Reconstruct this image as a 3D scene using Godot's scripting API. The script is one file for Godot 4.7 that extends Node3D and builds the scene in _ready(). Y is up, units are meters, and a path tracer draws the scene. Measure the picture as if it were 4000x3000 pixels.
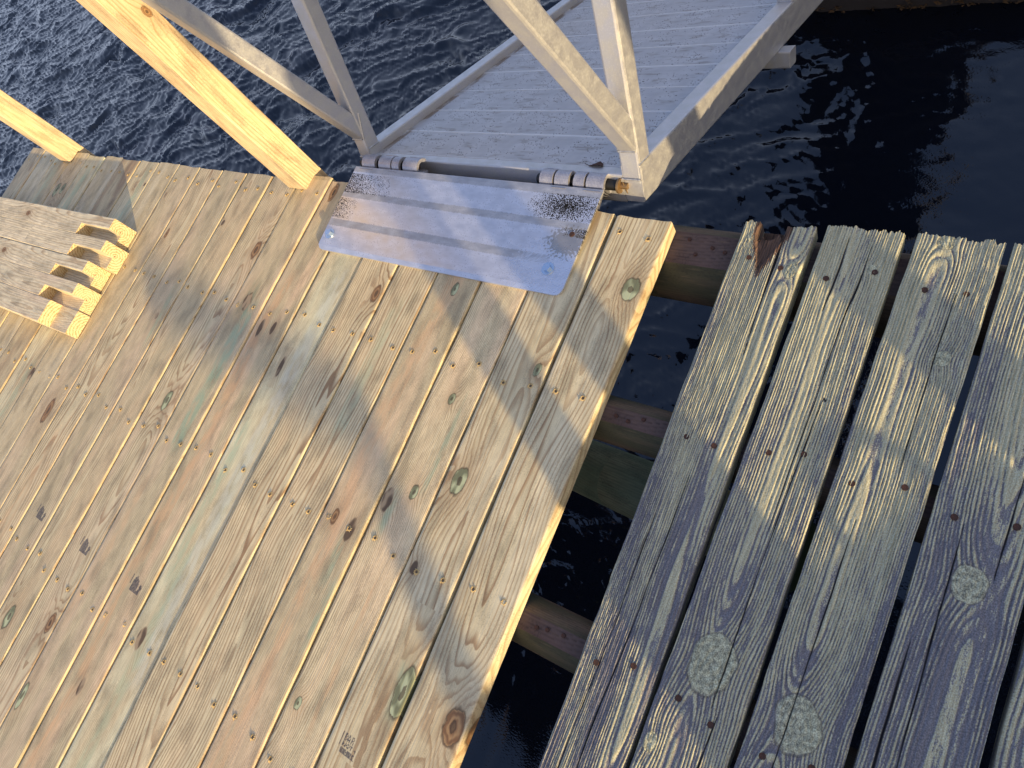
extends Node3D
# New and weathered dock decks with an aluminium gangway over water, low evening sun.
# World: x runs across the deck boards, z along them (towards the viewer), y up, deck top at y = 0.

const PITCH := 0.1415
const WATER_Y := -2.85
const SUN_AZ := Vector2(0.811, 0.585)      # horizontal direction towards the sun (x, z)
const SUN_EL := 10.5

var N := {}            # noises
var used := {}

# ------------------------------------------------------------------ naming helpers
func numbered(called: String) -> String:
	if not used.has(called):
		used[called] = 0
		return called
	used[called] += 1
	return "%s_%03d" % [called, used[called]]

func tag(o: Node, label: String, category: String, group := "", kind := "") -> void:
	if label: o.set_meta("label", label)
	if category: o.set_meta("category", category)
	if group: o.set_meta("group", group)
	if kind: o.set_meta("kind", kind)

func thing(called: String, label: String, category: String, xf := Transform3D.IDENTITY, group := "") -> Node3D:
	var o := Node3D.new()
	o.name = numbered(called)
	add_child(o)
	o.transform = xf
	tag(o, label, category, group)
	return o

func part(called: String, mesh: Mesh, m: Material, parent: Node, xf := Transform3D.IDENTITY) -> MeshInstance3D:
	var o := MeshInstance3D.new()
	o.name = called
	o.mesh = mesh
	if m: o.material_override = m
	parent.add_child(o, true)
	o.transform = xf
	return o

# ------------------------------------------------------------------ mesh helpers
func st_new() -> SurfaceTool:
	var st := SurfaceTool.new()
	st.begin(Mesh.PRIMITIVE_TRIANGLES)
	return st

func done(st: SurfaceTool, mesh: ArrayMesh = null) -> ArrayMesh:
	st.index()
	st.generate_normals()
	return st.commit(mesh) if mesh else st.commit()

func tri(st: SurfaceTool, a: Vector3, b: Vector3, c: Vector3, ua := Vector2.ZERO, ub := Vector2.ZERO, uc := Vector2.ZERO) -> void:
	st.set_uv(ua); st.add_vertex(a)
	st.set_uv(ub); st.add_vertex(b)
	st.set_uv(uc); st.add_vertex(c)

func quad(st: SurfaceTool, a: Vector3, b: Vector3, c: Vector3, d: Vector3, ua := Vector2.ZERO, ub := Vector2.ZERO, uc := Vector2.ZERO, ud := Vector2.ZERO) -> void:
	tri(st, a, b, c, ua, ub, uc)
	tri(st, a, c, d, ua, uc, ud)

# rounded rectangle, counter-clockwise seen from +z
func rrect(w: float, h: float, r: float, n := 2) -> PackedVector2Array:
	var out := PackedVector2Array()
	var cs := [Vector2(w / 2 - r, h / 2 - r), Vector2(-w / 2 + r, h / 2 - r), Vector2(-w / 2 + r, -h / 2 + r), Vector2(w / 2 - r, -h / 2 + r)]
	for k in 4:
		for i in n + 1:
			var a := (k + float(i) / n) * PI / 2
			out.append(cs[k] + Vector2(cos(a), sin(a)) * r)
	return out

func circle(r: float, n := 16) -> PackedVector2Array:
	var out := PackedVector2Array()
	for i in n:
		out.append(Vector2(cos(TAU * i / n), sin(TAU * i / n)) * r)
	return out

# loft a list of closed rings (all the same count); uv: u = perimeter fraction, v = vs[i]
func loft(st: SurfaceTool, rings: Array, vs: Array, smooth := false, caps := 3) -> void:
	var n: int = rings[0].size()
	var per := [0.0]
	for i in n:
		per.append(per[i] + (rings[0][(i + 1) % n] - rings[0][i]).length())
	var tot: float = max(per[n], 1e-6)
	st.set_smooth_group(1 if smooth else 0xFFFFFFFF)
	for j in rings.size() - 1:
		var A = rings[j]
		var B = rings[j + 1]
		for i in n:
			var k := (i + 1) % n
			var u0: float = per[i] / tot
			var u1: float = per[i + 1] / tot
			quad(st, A[i], B[i], B[k], A[k], Vector2(u0, vs[j]), Vector2(u0, vs[j + 1]), Vector2(u1, vs[j + 1]), Vector2(u1, vs[j]))
	st.set_smooth_group(0xFFFFFFFF)
	if caps & 1: cap(st, rings[0], false)
	if caps & 2: cap(st, rings[-1], true)

func cap(st: SurfaceTool, ring, flip: bool) -> void:
	var c := Vector3.ZERO
	for p in ring: c += p
	c /= ring.size()
	for i in ring.size():
		var k: int = (i + 1) % ring.size()
		if flip: tri(st, c, ring[k], ring[i])
		else: tri(st, c, ring[i], ring[k])

func ring_at(prof: PackedVector2Array, xf: Transform3D, s := 1.0) -> PackedVector3Array:
	var out := PackedVector3Array()
	for p in prof: out.append(xf * Vector3(p.x * s, p.y * s, 0))
	return out

# bar of a profile along its local z from xf.origin, len metres
func bar(st: SurfaceTool, prof: PackedVector2Array, xf: Transform3D, length: float, smooth := false, bev := 0.0, caps := 3) -> void:
	var rings := []
	var vs := []
	var z := xf.basis.z
	if bev > 0:
		rings.append(ring_at(prof, xf, 1.0 - bev * 14.0)); vs.append(0.0)
	rings.append(ring_at(prof, Transform3D(xf.basis, xf.origin + z * bev))); vs.append(bev)
	rings.append(ring_at(prof, Transform3D(xf.basis, xf.origin + z * (length - bev)))); vs.append(length - bev)
	if bev > 0:
		rings.append(ring_at(prof, Transform3D(xf.basis, xf.origin + z * length), 1.0 - bev * 14.0)); vs.append(length)
	loft(st, rings, vs, smooth, caps)

func along(a: Vector3, b: Vector3, up := Vector3.UP) -> Transform3D:
	var z := (b - a).normalized()
	var x := up.cross(z).normalized()
	if x.length() < 0.5: x = Vector3.RIGHT.cross(z).normalized()
	return Transform3D(Basis(x, z.cross(x), z), a)

func tube_between(st: SurfaceTool, prof: PackedVector2Array, a: Vector3, b: Vector3, up := Vector3.UP, smooth := false) -> void:
	bar(st, prof, along(a, b, up), (b - a).length(), smooth)

func bead(st: SurfaceTool, pts: Array, r: float, rng: RandomNumberGenerator) -> void:   # a rippled weld bead
	var rings := []
	var vs := []
	var n := pts.size()
	for j in n:
		var t: Vector3 = pts[min(j + 1, n - 1)] - pts[max(j - 1, 0)]
		var xf := along(pts[j], pts[j] + t.normalized(), Vector3(0.3, 0.9, 0.2))
		rings.append(ring_at(circle(r * (1.0 if j % 2 == 0 else 0.72) * rng.randf_range(0.9, 1.1), 8), xf)); vs.append(j * 0.01)
	loft(st, rings, vs, true)

# ------------------------------------------------------------------ material helpers
func noise(seed_: int, freq: float, oct := 3) -> FastNoiseLite:
	var n := FastNoiseLite.new()
	n.seed = seed_
	n.noise_type = FastNoiseLite.TYPE_SIMPLEX
	n.frequency = freq
	n.fractal_type = FastNoiseLite.FRACTAL_FBM if oct > 1 else FastNoiseLite.FRACTAL_NONE
	n.fractal_octaves = oct
	return n

func mat(col: Color, rough := 0.8, metal := 0.0) -> StandardMaterial3D:
	var m := StandardMaterial3D.new()
	m.albedo_color = col
	m.roughness = rough
	m.metallic = metal
	return m

func img_mat(img: Image, rough := 0.75) -> StandardMaterial3D:
	var m := mat(Color.WHITE, rough)
	img.generate_mipmaps()
	m.albedo_texture = ImageTexture.create_from_image(img)
	m.texture_repeat = true
	return m

# ------------------------------------------------------------------ wood textures
# new treated pine: w x h pixels over W x L metres. p: cx, d0, slope, s (ring spacing), early, late, tint, tint_amt, seed, knots, streaks, stamp
func new_wood(w: int, h: int, W: float, L: float, p: Dictionary) -> Image:
	var data := PackedByteArray()
	data.resize(w * h * 3)
	var na: FastNoiseLite = N.a
	var nb: FastNoiseLite = N.b
	var sd: float = p.seed * 37.7
	var cx: float = p.cx
	var s: float = p.s
	var e: Color = p.early
	var l: Color = p.late
	var tn: Color = p.tint
	var ta: float = p.tint_amt
	var knots: Array = p.get("knots", [])
	var streaks: Array = p.get("streaks", [])
	var con: float = p.get("contrast", 1.0)
	var o := 0
	for j in h:
		var z := (j + 0.5) / h * L
		var d: float = p.d0 + p.slope * z + na.get_noise_2d(z * 0.9, sd) * p.wob
		var wz: float = na.get_noise_2d(z * 1.1, sd + 50.0) * 0.022
		var near := []
		for k in knots:
			if absf(k[1] - z) < k[2] * 7.0: near.append(k)
		var bl := na.get_noise_2d(z * 2.0, sd + 400.0)
		for i in w:
			var x := (i + 0.5) / w * W - W * 0.5
			var r := sqrt((x - cx + wz) * (x - cx + wz) + d * d)
			var inside := 0.0
			var kt := 0
			var kr := 0.0
			var halo := 0.0
			for k in near:
				var dx: float = x - k[0]
				var dz: float = (z - k[1]) * k[4]
				var rho: float = sqrt(dx * dx + dz * dz) + nb.get_noise_2d(dx * 48.0 + k[0] * 900.0, dz * 48.0) * k[2] * 0.10
				var g: float = exp(-rho * rho / (k[2] * k[2] * 5.0))
				r += g * k[2] * 1.4
				halo = maxf(halo, g)
				if rho < k[2]:
					inside = clampf((k[2] - rho) / (k[2] * 0.18), 0.0, 1.0)
					kt = k[3]
					kr = rho / k[2]
			var fx := nb.get_noise_2d(x * 22.0 + sd, z * 1.4)
			var q := r / s + fx * 0.42
			var t := q - floorf(q)
			var rid := sin(floorf(q) * 12.9898 + sd) * 43758.5453
			rid -= floorf(rid)
			var late := smoothstep(0.30 + 0.3 * rid, 0.92, t) * (1.0 - smoothstep(0.95, 1.0, t)) * (0.45 + 0.55 * rid) * con
			var fib := nb.get_noise_2d(x * 620.0 + sd, z * 9.0)
			var blot := nb.get_noise_2d(x * 9.0 + sd * 2.0, z * 1.6 + 31.0) + bl * 0.5
			var grime := nb.get_noise_2d(x * 30.0 - sd, z * 12.0)
			var c := e.lerp(l, clampf(late, 0.0, 1.0))
			c = c.lerp(tn, clampf(blot * 0.9 + 0.35, 0.0, 1.0) * ta)
			var spk := nb.get_noise_2d(x * 420.0 + sd, z * 300.0)
			var dirt := nb.get_noise_2d(x * 14.0 + sd * 3.0, z * 4.5)
			var m := 1.0 + fib * 0.055 + grime * 0.05 + blot * 0.06 + spk * 0.05 - maxf(0.0, dirt - 0.15) * 0.18
			if spk > 0.56 and dirt > 0.0: m *= 0.80
			c = Color(c.r * m, c.g * m, c.b * m)
			if fib > 0.5: c = c.lerp(Color(0.45, 0.37, 0.28), (fib - 0.5) * 1.1)
			if halo > 0.02: c = c.lerp(Color(0.62, 0.50, 0.36), halo * 0.35)
			for sk in streaks:      # [x, z0, z1, half width, colour, strength]
				if z > sk[1] and z < sk[2]:
					var e1: float = minf(z - sk[1], sk[2] - z) / 0.06
					var a: float = 1.0 - absf(x - sk[0] - wz * 0.6 + fx * 0.008) / sk[3]
					if a > 0.0:
						var am: float = clampf(a * 2.2, 0.0, 1.0) * clampf(e1, 0.0, 1.0) * sk[5] * 0.66 * clampf(0.75 + grime * 0.9 + fib * 0.6, 0.0, 1.0)
						c = c.lerp(sk[4], am)
			if inside > 0.0:
				var kc: Color
				var ring := 0.5 + 0.5 * sin(kr * 16.0 + fx * 3.0)
				if kt == 0: kc = Color(0.46, 0.33, 0.21).lerp(Color(0.66, 0.53, 0.36), ring * 0.8)
				elif kt == 1: kc = Color(0.44, 0.45, 0.33).lerp(Color(0.70, 0.72, 0.56), clampf(0.5 + grime * 1.4, 0, 1))
				else: kc = Color(0.36, 0.29, 0.21).lerp(Color(0.62, 0.54, 0.42), clampf(0.4 + grime * 1.5, 0, 1))
				if kt < 2 and kr > 0.82: kc = kc.lerp(Color(0.24, 0.19, 0.13), 0.7)
				if kt < 2 and kr < 0.28: kc = kc.lerp(Color(0.22, 0.17, 0.11), 0.55)
				c = c.lerp(kc, inside)
			data[o] = int(clampf(c.r, 0.0, 1.0) * 255.0)
			data[o + 1] = int(clampf(c.g, 0.0, 1.0) * 255.0)
			data[o + 2] = int(clampf(c.b, 0.0, 1.0) * 255.0)
			o += 3
	return Image.create_from_data(w, h, false, Image.FORMAT_RGB8, data)

# worn ink print stamped into a finished board image (the mill's grade mark)
func stamp(img: Image, W: float, L: float, x0: float, z0: float, rows: Array, cell: float, seed_: int) -> void:
	var ns: FastNoiseLite = N.b
	for j in rows.size():
		for i in rows[j].length():
			if rows[j][i] != "#": continue
			var xa := int((x0 + i * cell + W / 2) / W * img.get_width())
			var xb := int((x0 + (i + 1) * cell + W / 2) / W * img.get_width())
			var za := int((z0 + j * cell) / L * img.get_height())
			var zb := int((z0 + (j + 1) * cell) / L * img.get_height())
			for y in range(za, max(zb, za + 1)):
				for x in range(xa, max(xb, xa + 1)):
					if x < 0 or y < 0 or x >= img.get_width() or y >= img.get_height(): continue
					var a := clampf(0.66 + ns.get_noise_2d(x * 0.5 + seed_ * 17.0, y * 0.1) * 0.5, 0.2, 0.8)
					img.set_pixel(x, y, img.get_pixel(x, y).lerp(Color(0.22, 0.21, 0.23), a))

# weathered board: field gives (height 0..1, knot amount, crack) at x, z
func old_field(x: float, z: float, p: Dictionary) -> Vector3:
	var na: FastNoiseLite = N.a
	var nb: FastNoiseLite = N.b
	var sd: float = p.seed * 53.1
	var d: float = p.d0 + p.slope * z + na.get_noise_2d(z * 1.0, sd) * p.wob
	var wz: float = na.get_noise_2d(z * 0.7, sd + 50.0) * 0.007
	var ax: float = x - p.cx + wz
	var r := sqrt(ax * ax + d * d)
	var kn := 0.0
	var kr := 0.0
	for k in p.knots:
		var dx: float = x - k[0]
		var dz: float = (z - k[1]) * k[3]
		var rho2 := dx * dx + dz * dz
		var lim: float = k[2] * k[2] * 36.0
		if rho2 > lim: continue
		r += exp(-rho2 / (k[2] * k[2] * 3.2)) * k[2] * 0.5
		var rho: float = sqrt(rho2) + nb.get_noise_2d(dx * 16.0 + k[1] * 50.0, dz * 16.0) * k[2] * 0.16
		if rho < k[2]:
			kn = clampf((k[2] - rho) / (k[2] * 0.12), 0.0, 1.0)
			kr = rho / k[2]
	var fx := nb.get_noise_2d(x * 30.0 + sd, z * 1.6)
	var q: float = r / p.s + fx * 0.24
	var t: float = q - floorf(q)
	var rid := sin(floorf(q) * 12.9898 + sd) * 43758.5453
	rid -= floorf(rid)
	var hgt := smoothstep(0.0, 0.55, t) * (1.0 - smoothstep(0.80, 1.0, t)) * (0.45 + 0.55 * rid)
	var fib := nb.get_noise_2d(x * 420.0 + sd, z * 7.0)
	hgt += fib * 0.14 + nb.get_noise_2d(x * 210.0 - sd, z * 120.0) * 0.11
	if kn > 0.0: hgt = lerpf(hgt, 0.75 + 0.2 * sin(kr * 26.0) + nb.get_noise_2d(x * 160.0, z * 160.0) * 0.3, kn)
	var crack := 0.0
	for ck in p.cracks:     # [x, z0, z1, half width]
		if z > ck[1] and z < ck[2]:
			var dd: float = absf(x - ck[0] - wz * 0.7 - fx * 0.006 - (z - ck[1]) * ck[4])
			var hw: float = ck[3] * minf(1.0, minf(z - ck[1], ck[2] - z) / 0.08)
			if dd < hw: crack = maxf(crack, 1.0 - dd / hw)
	return Vector3(hgt - crack * 1.6, kn, crack)

func old_wood(w: int, h: int, W: float, L: float, p: Dictionary) -> Image:
	var data := PackedByteArray()
	data.resize(w * h * 3)
	var nb: FastNoiseLite = N.b
	var sd: float = p.seed * 53.1
	var o := 0
	for j in h:
		var z := (j + 0.5) / h * L
		for i in w:
			var x := (i + 0.5) / w * W - W * 0.5
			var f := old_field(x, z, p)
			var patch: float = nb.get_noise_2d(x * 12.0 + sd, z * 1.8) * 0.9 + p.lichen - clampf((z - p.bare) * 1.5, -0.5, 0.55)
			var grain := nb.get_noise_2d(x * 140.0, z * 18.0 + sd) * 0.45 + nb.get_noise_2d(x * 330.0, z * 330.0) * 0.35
			var lich := smoothstep(-0.10, 0.16, patch * 0.72 + grain * 0.9 + (f.x - 0.40) * 1.35)  # cover follows relief height: ridges paler, grooves darker
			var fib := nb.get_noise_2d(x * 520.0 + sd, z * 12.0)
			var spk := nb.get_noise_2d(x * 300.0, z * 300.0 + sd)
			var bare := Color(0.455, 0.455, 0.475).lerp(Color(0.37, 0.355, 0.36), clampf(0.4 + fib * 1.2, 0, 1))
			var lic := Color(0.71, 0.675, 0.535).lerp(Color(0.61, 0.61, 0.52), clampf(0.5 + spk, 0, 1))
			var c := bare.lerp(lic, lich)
			var m := 1.0 + fib * 0.16 + spk * 0.26
			c = Color(c.r * m, c.g * m, c.b * m)
			if f.y > 0.0: c = c.lerp(Color(0.66, 0.66, 0.55) * (0.90 + spk * 0.35 + nb.get_noise_2d(x * 70.0, z * 70.0 + sd) * 0.22), f.y * 0.85)
			if f.y > 0.0 and f.y < 0.6: c = c.lerp(Color(0.26, 0.24, 0.22), clampf(0.35 + spk * 0.8 + fib * 0.6, 0.0, 0.7))
			if f.z > 0.05: c = c.lerp(Color(0.12, 0.11, 0.11), clampf(f.z * 1.6, 0, 0.9))
			for sk in p.get("scars", []):    # broken brown wood: [x, z, half x, half z]
				var dd: float = absf(x - sk[0] + fib * 0.003) / sk[2] + maxf(0.0, z - sk[1] + spk * 0.01) / sk[3]
				if dd < 1.0: c = c.lerp(Color(0.43, 0.31, 0.24) * (0.8 + fib * 0.4), 0.9)
			data[o] = int(clampf(c.r, 0.0, 1.0) * 255.0)
			data[o + 1] = int(clampf(c.g, 0.0, 1.0) * 255.0)
			data[o + 2] = int(clampf(c.b, 0.0, 1.0) * 255.0)
			o += 3
	return Image.create_from_data(w, h, false, Image.FORMAT_RGB8, data)

func end_grain(cx: float, cy: float, s: float, seed_: int) -> Image:
	var n := 96
	var img := Image.create(n, n, false, Image.FORMAT_RGB8)
	var nb: FastNoiseLite = N.b
	for j in n:
		for i in n:
			var x := float(i) / n - cx
			var y := float(j) / n - cy
			var r := sqrt(x * x + y * y) + nb.get_noise_2d(x * 9.0 + seed_ * 31.0, y * 9.0) * 0.03
			var q := r / s
			var t := q - floorf(q)
			var late := smoothstep(0.5, 0.9, t) * (1.0 - smoothstep(0.93, 1.0, t))
			var c := Color(0.79, 0.72, 0.57).lerp(Color(0.63, 0.51, 0.35), late)
			if r < 0.025: c = Color(0.45, 0.22, 0.12)
			var m := 1.0 + nb.get_noise_2d(i * 3.1, j * 3.1 + seed_) * 0.05
			img.set_pixel(i, j, Color(c.r * m, c.g * m, c.b * m))
	return img

# mottled metal: albedo + roughness textures
func metal_mat(base: Color, var_: float, rough: float, metal: float, seed_: int, scale := 3.0, bump := 0.15) -> StandardMaterial3D:
	var n := 256
	var a := Image.create(n, n, false, Image.FORMAT_RGB8)
	var r := Image.create(n, n, false, Image.FORMAT_RGB8)
	var hgt := Image.create(n, n, false, Image.FORMAT_RGB8)
	var n1 := noise(seed_, 0.02, 4)
	var n2 := noise(seed_ + 1, 0.12, 2)
	for y in n:
		for x in n:
			# tileable by blending two offsets
			var fx := float(x) / n
			var v := lerpf(n1.get_noise_2d(x, y), n1.get_noise_2d(x - n, y), fx)
			var f := n2.get_noise_2d(x, y)
			var m := 1.0 + v * var_ + f * var_ * 0.6
			var c := Color(base.r * m, base.g * m, base.b * (m - v * 0.03))
			if f > 0.50: c = c.lerp(Color(0.9, 0.9, 0.88), 0.16)
			a.set_pixel(x, y, c)
			var rr := clampf(rough + v * 0.18 + f * 0.08, 0.05, 1.0)
			r.set_pixel(x, y, Color(rr, rr, rr))
			var hv := 0.5 + 0.35 * f + 0.15 * v
			hgt.set_pixel(x, y, Color(hv, hv, hv))
	var m := img_mat(a, 1.0)
	m.roughness_texture = ImageTexture.create_from_image(r)
	hgt.bump_map_to_normal_map(1.5)
	m.normal_enabled = true
	m.normal_texture = ImageTexture.create_from_image(hgt)
	m.normal_scale = bump
	m.metallic = metal
	m.uv1_triplanar = true
	m.uv1_scale = Vector3.ONE * scale
	return m

func floor_mat() -> StandardMaterial3D:
	# scuffed ribbed aluminium: streaks along the planks, brown smears, dark grit
	var w := 384
	var h := 1024
	var img := Image.create(w, h, false, Image.FORMAT_RGB8)
	var n1 := noise(401, 0.02, 3)
	var n2 := noise(402, 0.2, 2)
	for y in h:
		for x in w:
			var st := n1.get_noise_2d(x * 0.35, y * 4.0)
			var bl := n1.get_noise_2d(x * 1.4 + 500.0, y * 1.0)
			var sp := n2.get_noise_2d(x * 1.3, y * 1.3)
			var m := 1.0 + st * 0.028 + bl * 0.045
			var c := Color(0.735 * m, 0.73 * m, 0.725 * m)
			var smear := n1.get_noise_2d(x * 0.8 + 900.0, y * 2.6) + n2.get_noise_2d(x * 0.12, y * 1.4) * 0.4
			if smear > 0.38: c = c.lerp(Color(0.46, 0.42, 0.38), clampf((smear - 0.44) * 1.6, 0.0, 0.32))
			if sp > 0.68 and bl > -0.1: c = c.lerp(Color(0.22, 0.20, 0.19), 0.7)
			var into := fposmod((y + 0.5) / h * 2.75 - 0.0352, 0.1412)
			if into > 0.1350: c = Color(0.84, 0.84, 0.84)
			if x < 10 or x > w - 8: c = c.lerp(Color(0.50, 0.43, 0.36), clampf(0.3 + bl * 1.5, 0.0, 0.7))
			img.set_pixel(x, y, c)
	var m := img_mat(img, 0.5)
	m.metallic = 0.4
	return m

# ------------------------------------------------------------------ scene
var rng := RandomNumberGenerator.new()
var M := {}

func setup_view() -> void:
	var cam := Camera3D.new()
	cam.name = "camera"
	add_child(cam)
	var R0 := Vector3(0.8149575, -0.4256057, -0.3933243)
	var R1 := Vector3(0.2378823, -0.3732130, 0.8967297)
	var R2 := Vector3(-0.5284470, -0.8243615, -0.2029087)
	cam.transform = Transform3D(Basis(R0, -R1, -R2).orthonormalized(), Vector3(0.58299, 1.24822, 0.76907))
	cam.fov = 59.614
	cam.near = 0.02
	cam.far = 800.0
	cam.current = true
	var env := Environment.new()
	var sky := Sky.new()
	var sm := ProceduralSkyMaterial.new()
	sm.sky_top_color = Color(0.44, 0.545, 0.745)
	sm.sky_horizon_color = Color(0.84, 0.895, 0.995)
	sm.sky_curve = 0.36
	sm.ground_bottom_color = Color(0.05, 0.06, 0.08)
	sm.ground_horizon_color = Color(0.25, 0.27, 0.30)
	sm.sky_energy_multiplier = 0.95
	sm.sun_angle_max = 80.0
	sm.sun_curve = 0.6
	sky.sky_material = sm
	env.background_mode = Environment.BG_SKY
	env.sky = sky
	env.tonemap_mode = Environment.TONE_MAPPER_LINEAR
	env.tonemap_exposure = 1.62
	env.sdfgi_enabled = true
	env.ssao_enabled = true
	env.ssil_enabled = true
	var we := WorldEnvironment.new()
	we.name = "environment"
	we.environment = env
	add_child(we)
	var sun := DirectionalLight3D.new()
	sun.name = "sun"
	sun.light_color = Color(1.0, 0.88, 0.67)
	sun.light_energy = 1.6
	sun.light_angular_distance = 0.5
	sun.shadow_enabled = true
	add_child(sun)
	var e := deg_to_rad(SUN_EL)
	var to_sun := Vector3(SUN_AZ.x * cos(e), sin(e), SUN_AZ.y * cos(e))
	sun.look_at_from_position(to_sun * 20.0, Vector3.ZERO)

func setup_materials() -> void:
	N.a = noise(11, 1.0, 2)
	N.b = noise(23, 1.0, 2)
	# fine fibre relief shared by new timber
	var w := 128
	var h := 512
	var img := Image.create(w, h, false, Image.FORMAT_RGB8)
	for y in h:
		for x in w:
			var v: float = 0.5 + 0.28 * N.b.get_noise_2d(x * 0.55, y * 0.012) + 0.22 * N.b.get_noise_2d(x * 0.16 + 90.0, y * 0.02)
			img.set_pixel(x, y, Color(v, v, v))
	img.bump_map_to_normal_map(2.0)
	img.generate_mipmaps()
	M.fibre = ImageTexture.create_from_image(img)
	M.alu = metal_mat(Color(0.715, 0.715, 0.72), 0.016, 0.50, 0.6, 5, 5.0, 0.05)
	M.alu_deck = floor_mat()
	M.knuckle = metal_mat(Color(0.62, 0.62, 0.65), 0.14, 0.45, 0.6, 14, 6.0, 0.3)
	M.weld = metal_mat(Color(0.66, 0.66, 0.66), 0.2, 0.42, 0.6, 21, 12.0, 0.6)
	M.rust = metal_mat(Color(0.24, 0.14, 0.10), 0.5, 0.85, 0.1, 31, 20.0, 0.8)
	M.zinc = mat(Color(0.74, 0.80, 0.86), 0.25, 0.9)
	M.brass = mat(Color(0.50, 0.41, 0.29), 0.5, 0.6)
	M.rubber = mat(Color(0.03, 0.03, 0.035), 0.6)
	M.screw = mat(Color(0.38, 0.31, 0.22), 0.6, 0.3)
	M.chip = mat(Color(0.86, 0.74, 0.50), 0.9)
	M.hole = mat(Color(0.10, 0.08, 0.06), 0.95)

var jobs := []
func run_jobs(from: int, step: int) -> Dictionary:
	var out := {}
	var i := from
	while i < jobs.size():
		var j = jobs[i]
		if j[0] == 0: out[i] = new_wood(j[1], j[2], j[3], j[4], j[5])
		else: out[i] = old_wood(j[1], j[2], j[3], j[4], j[5])
		i += step
	return out

const DECK_L := 2.6
const OLD_L := 2.4
const OLD_ROWS := 500
const OLD_COLS := 100

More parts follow.
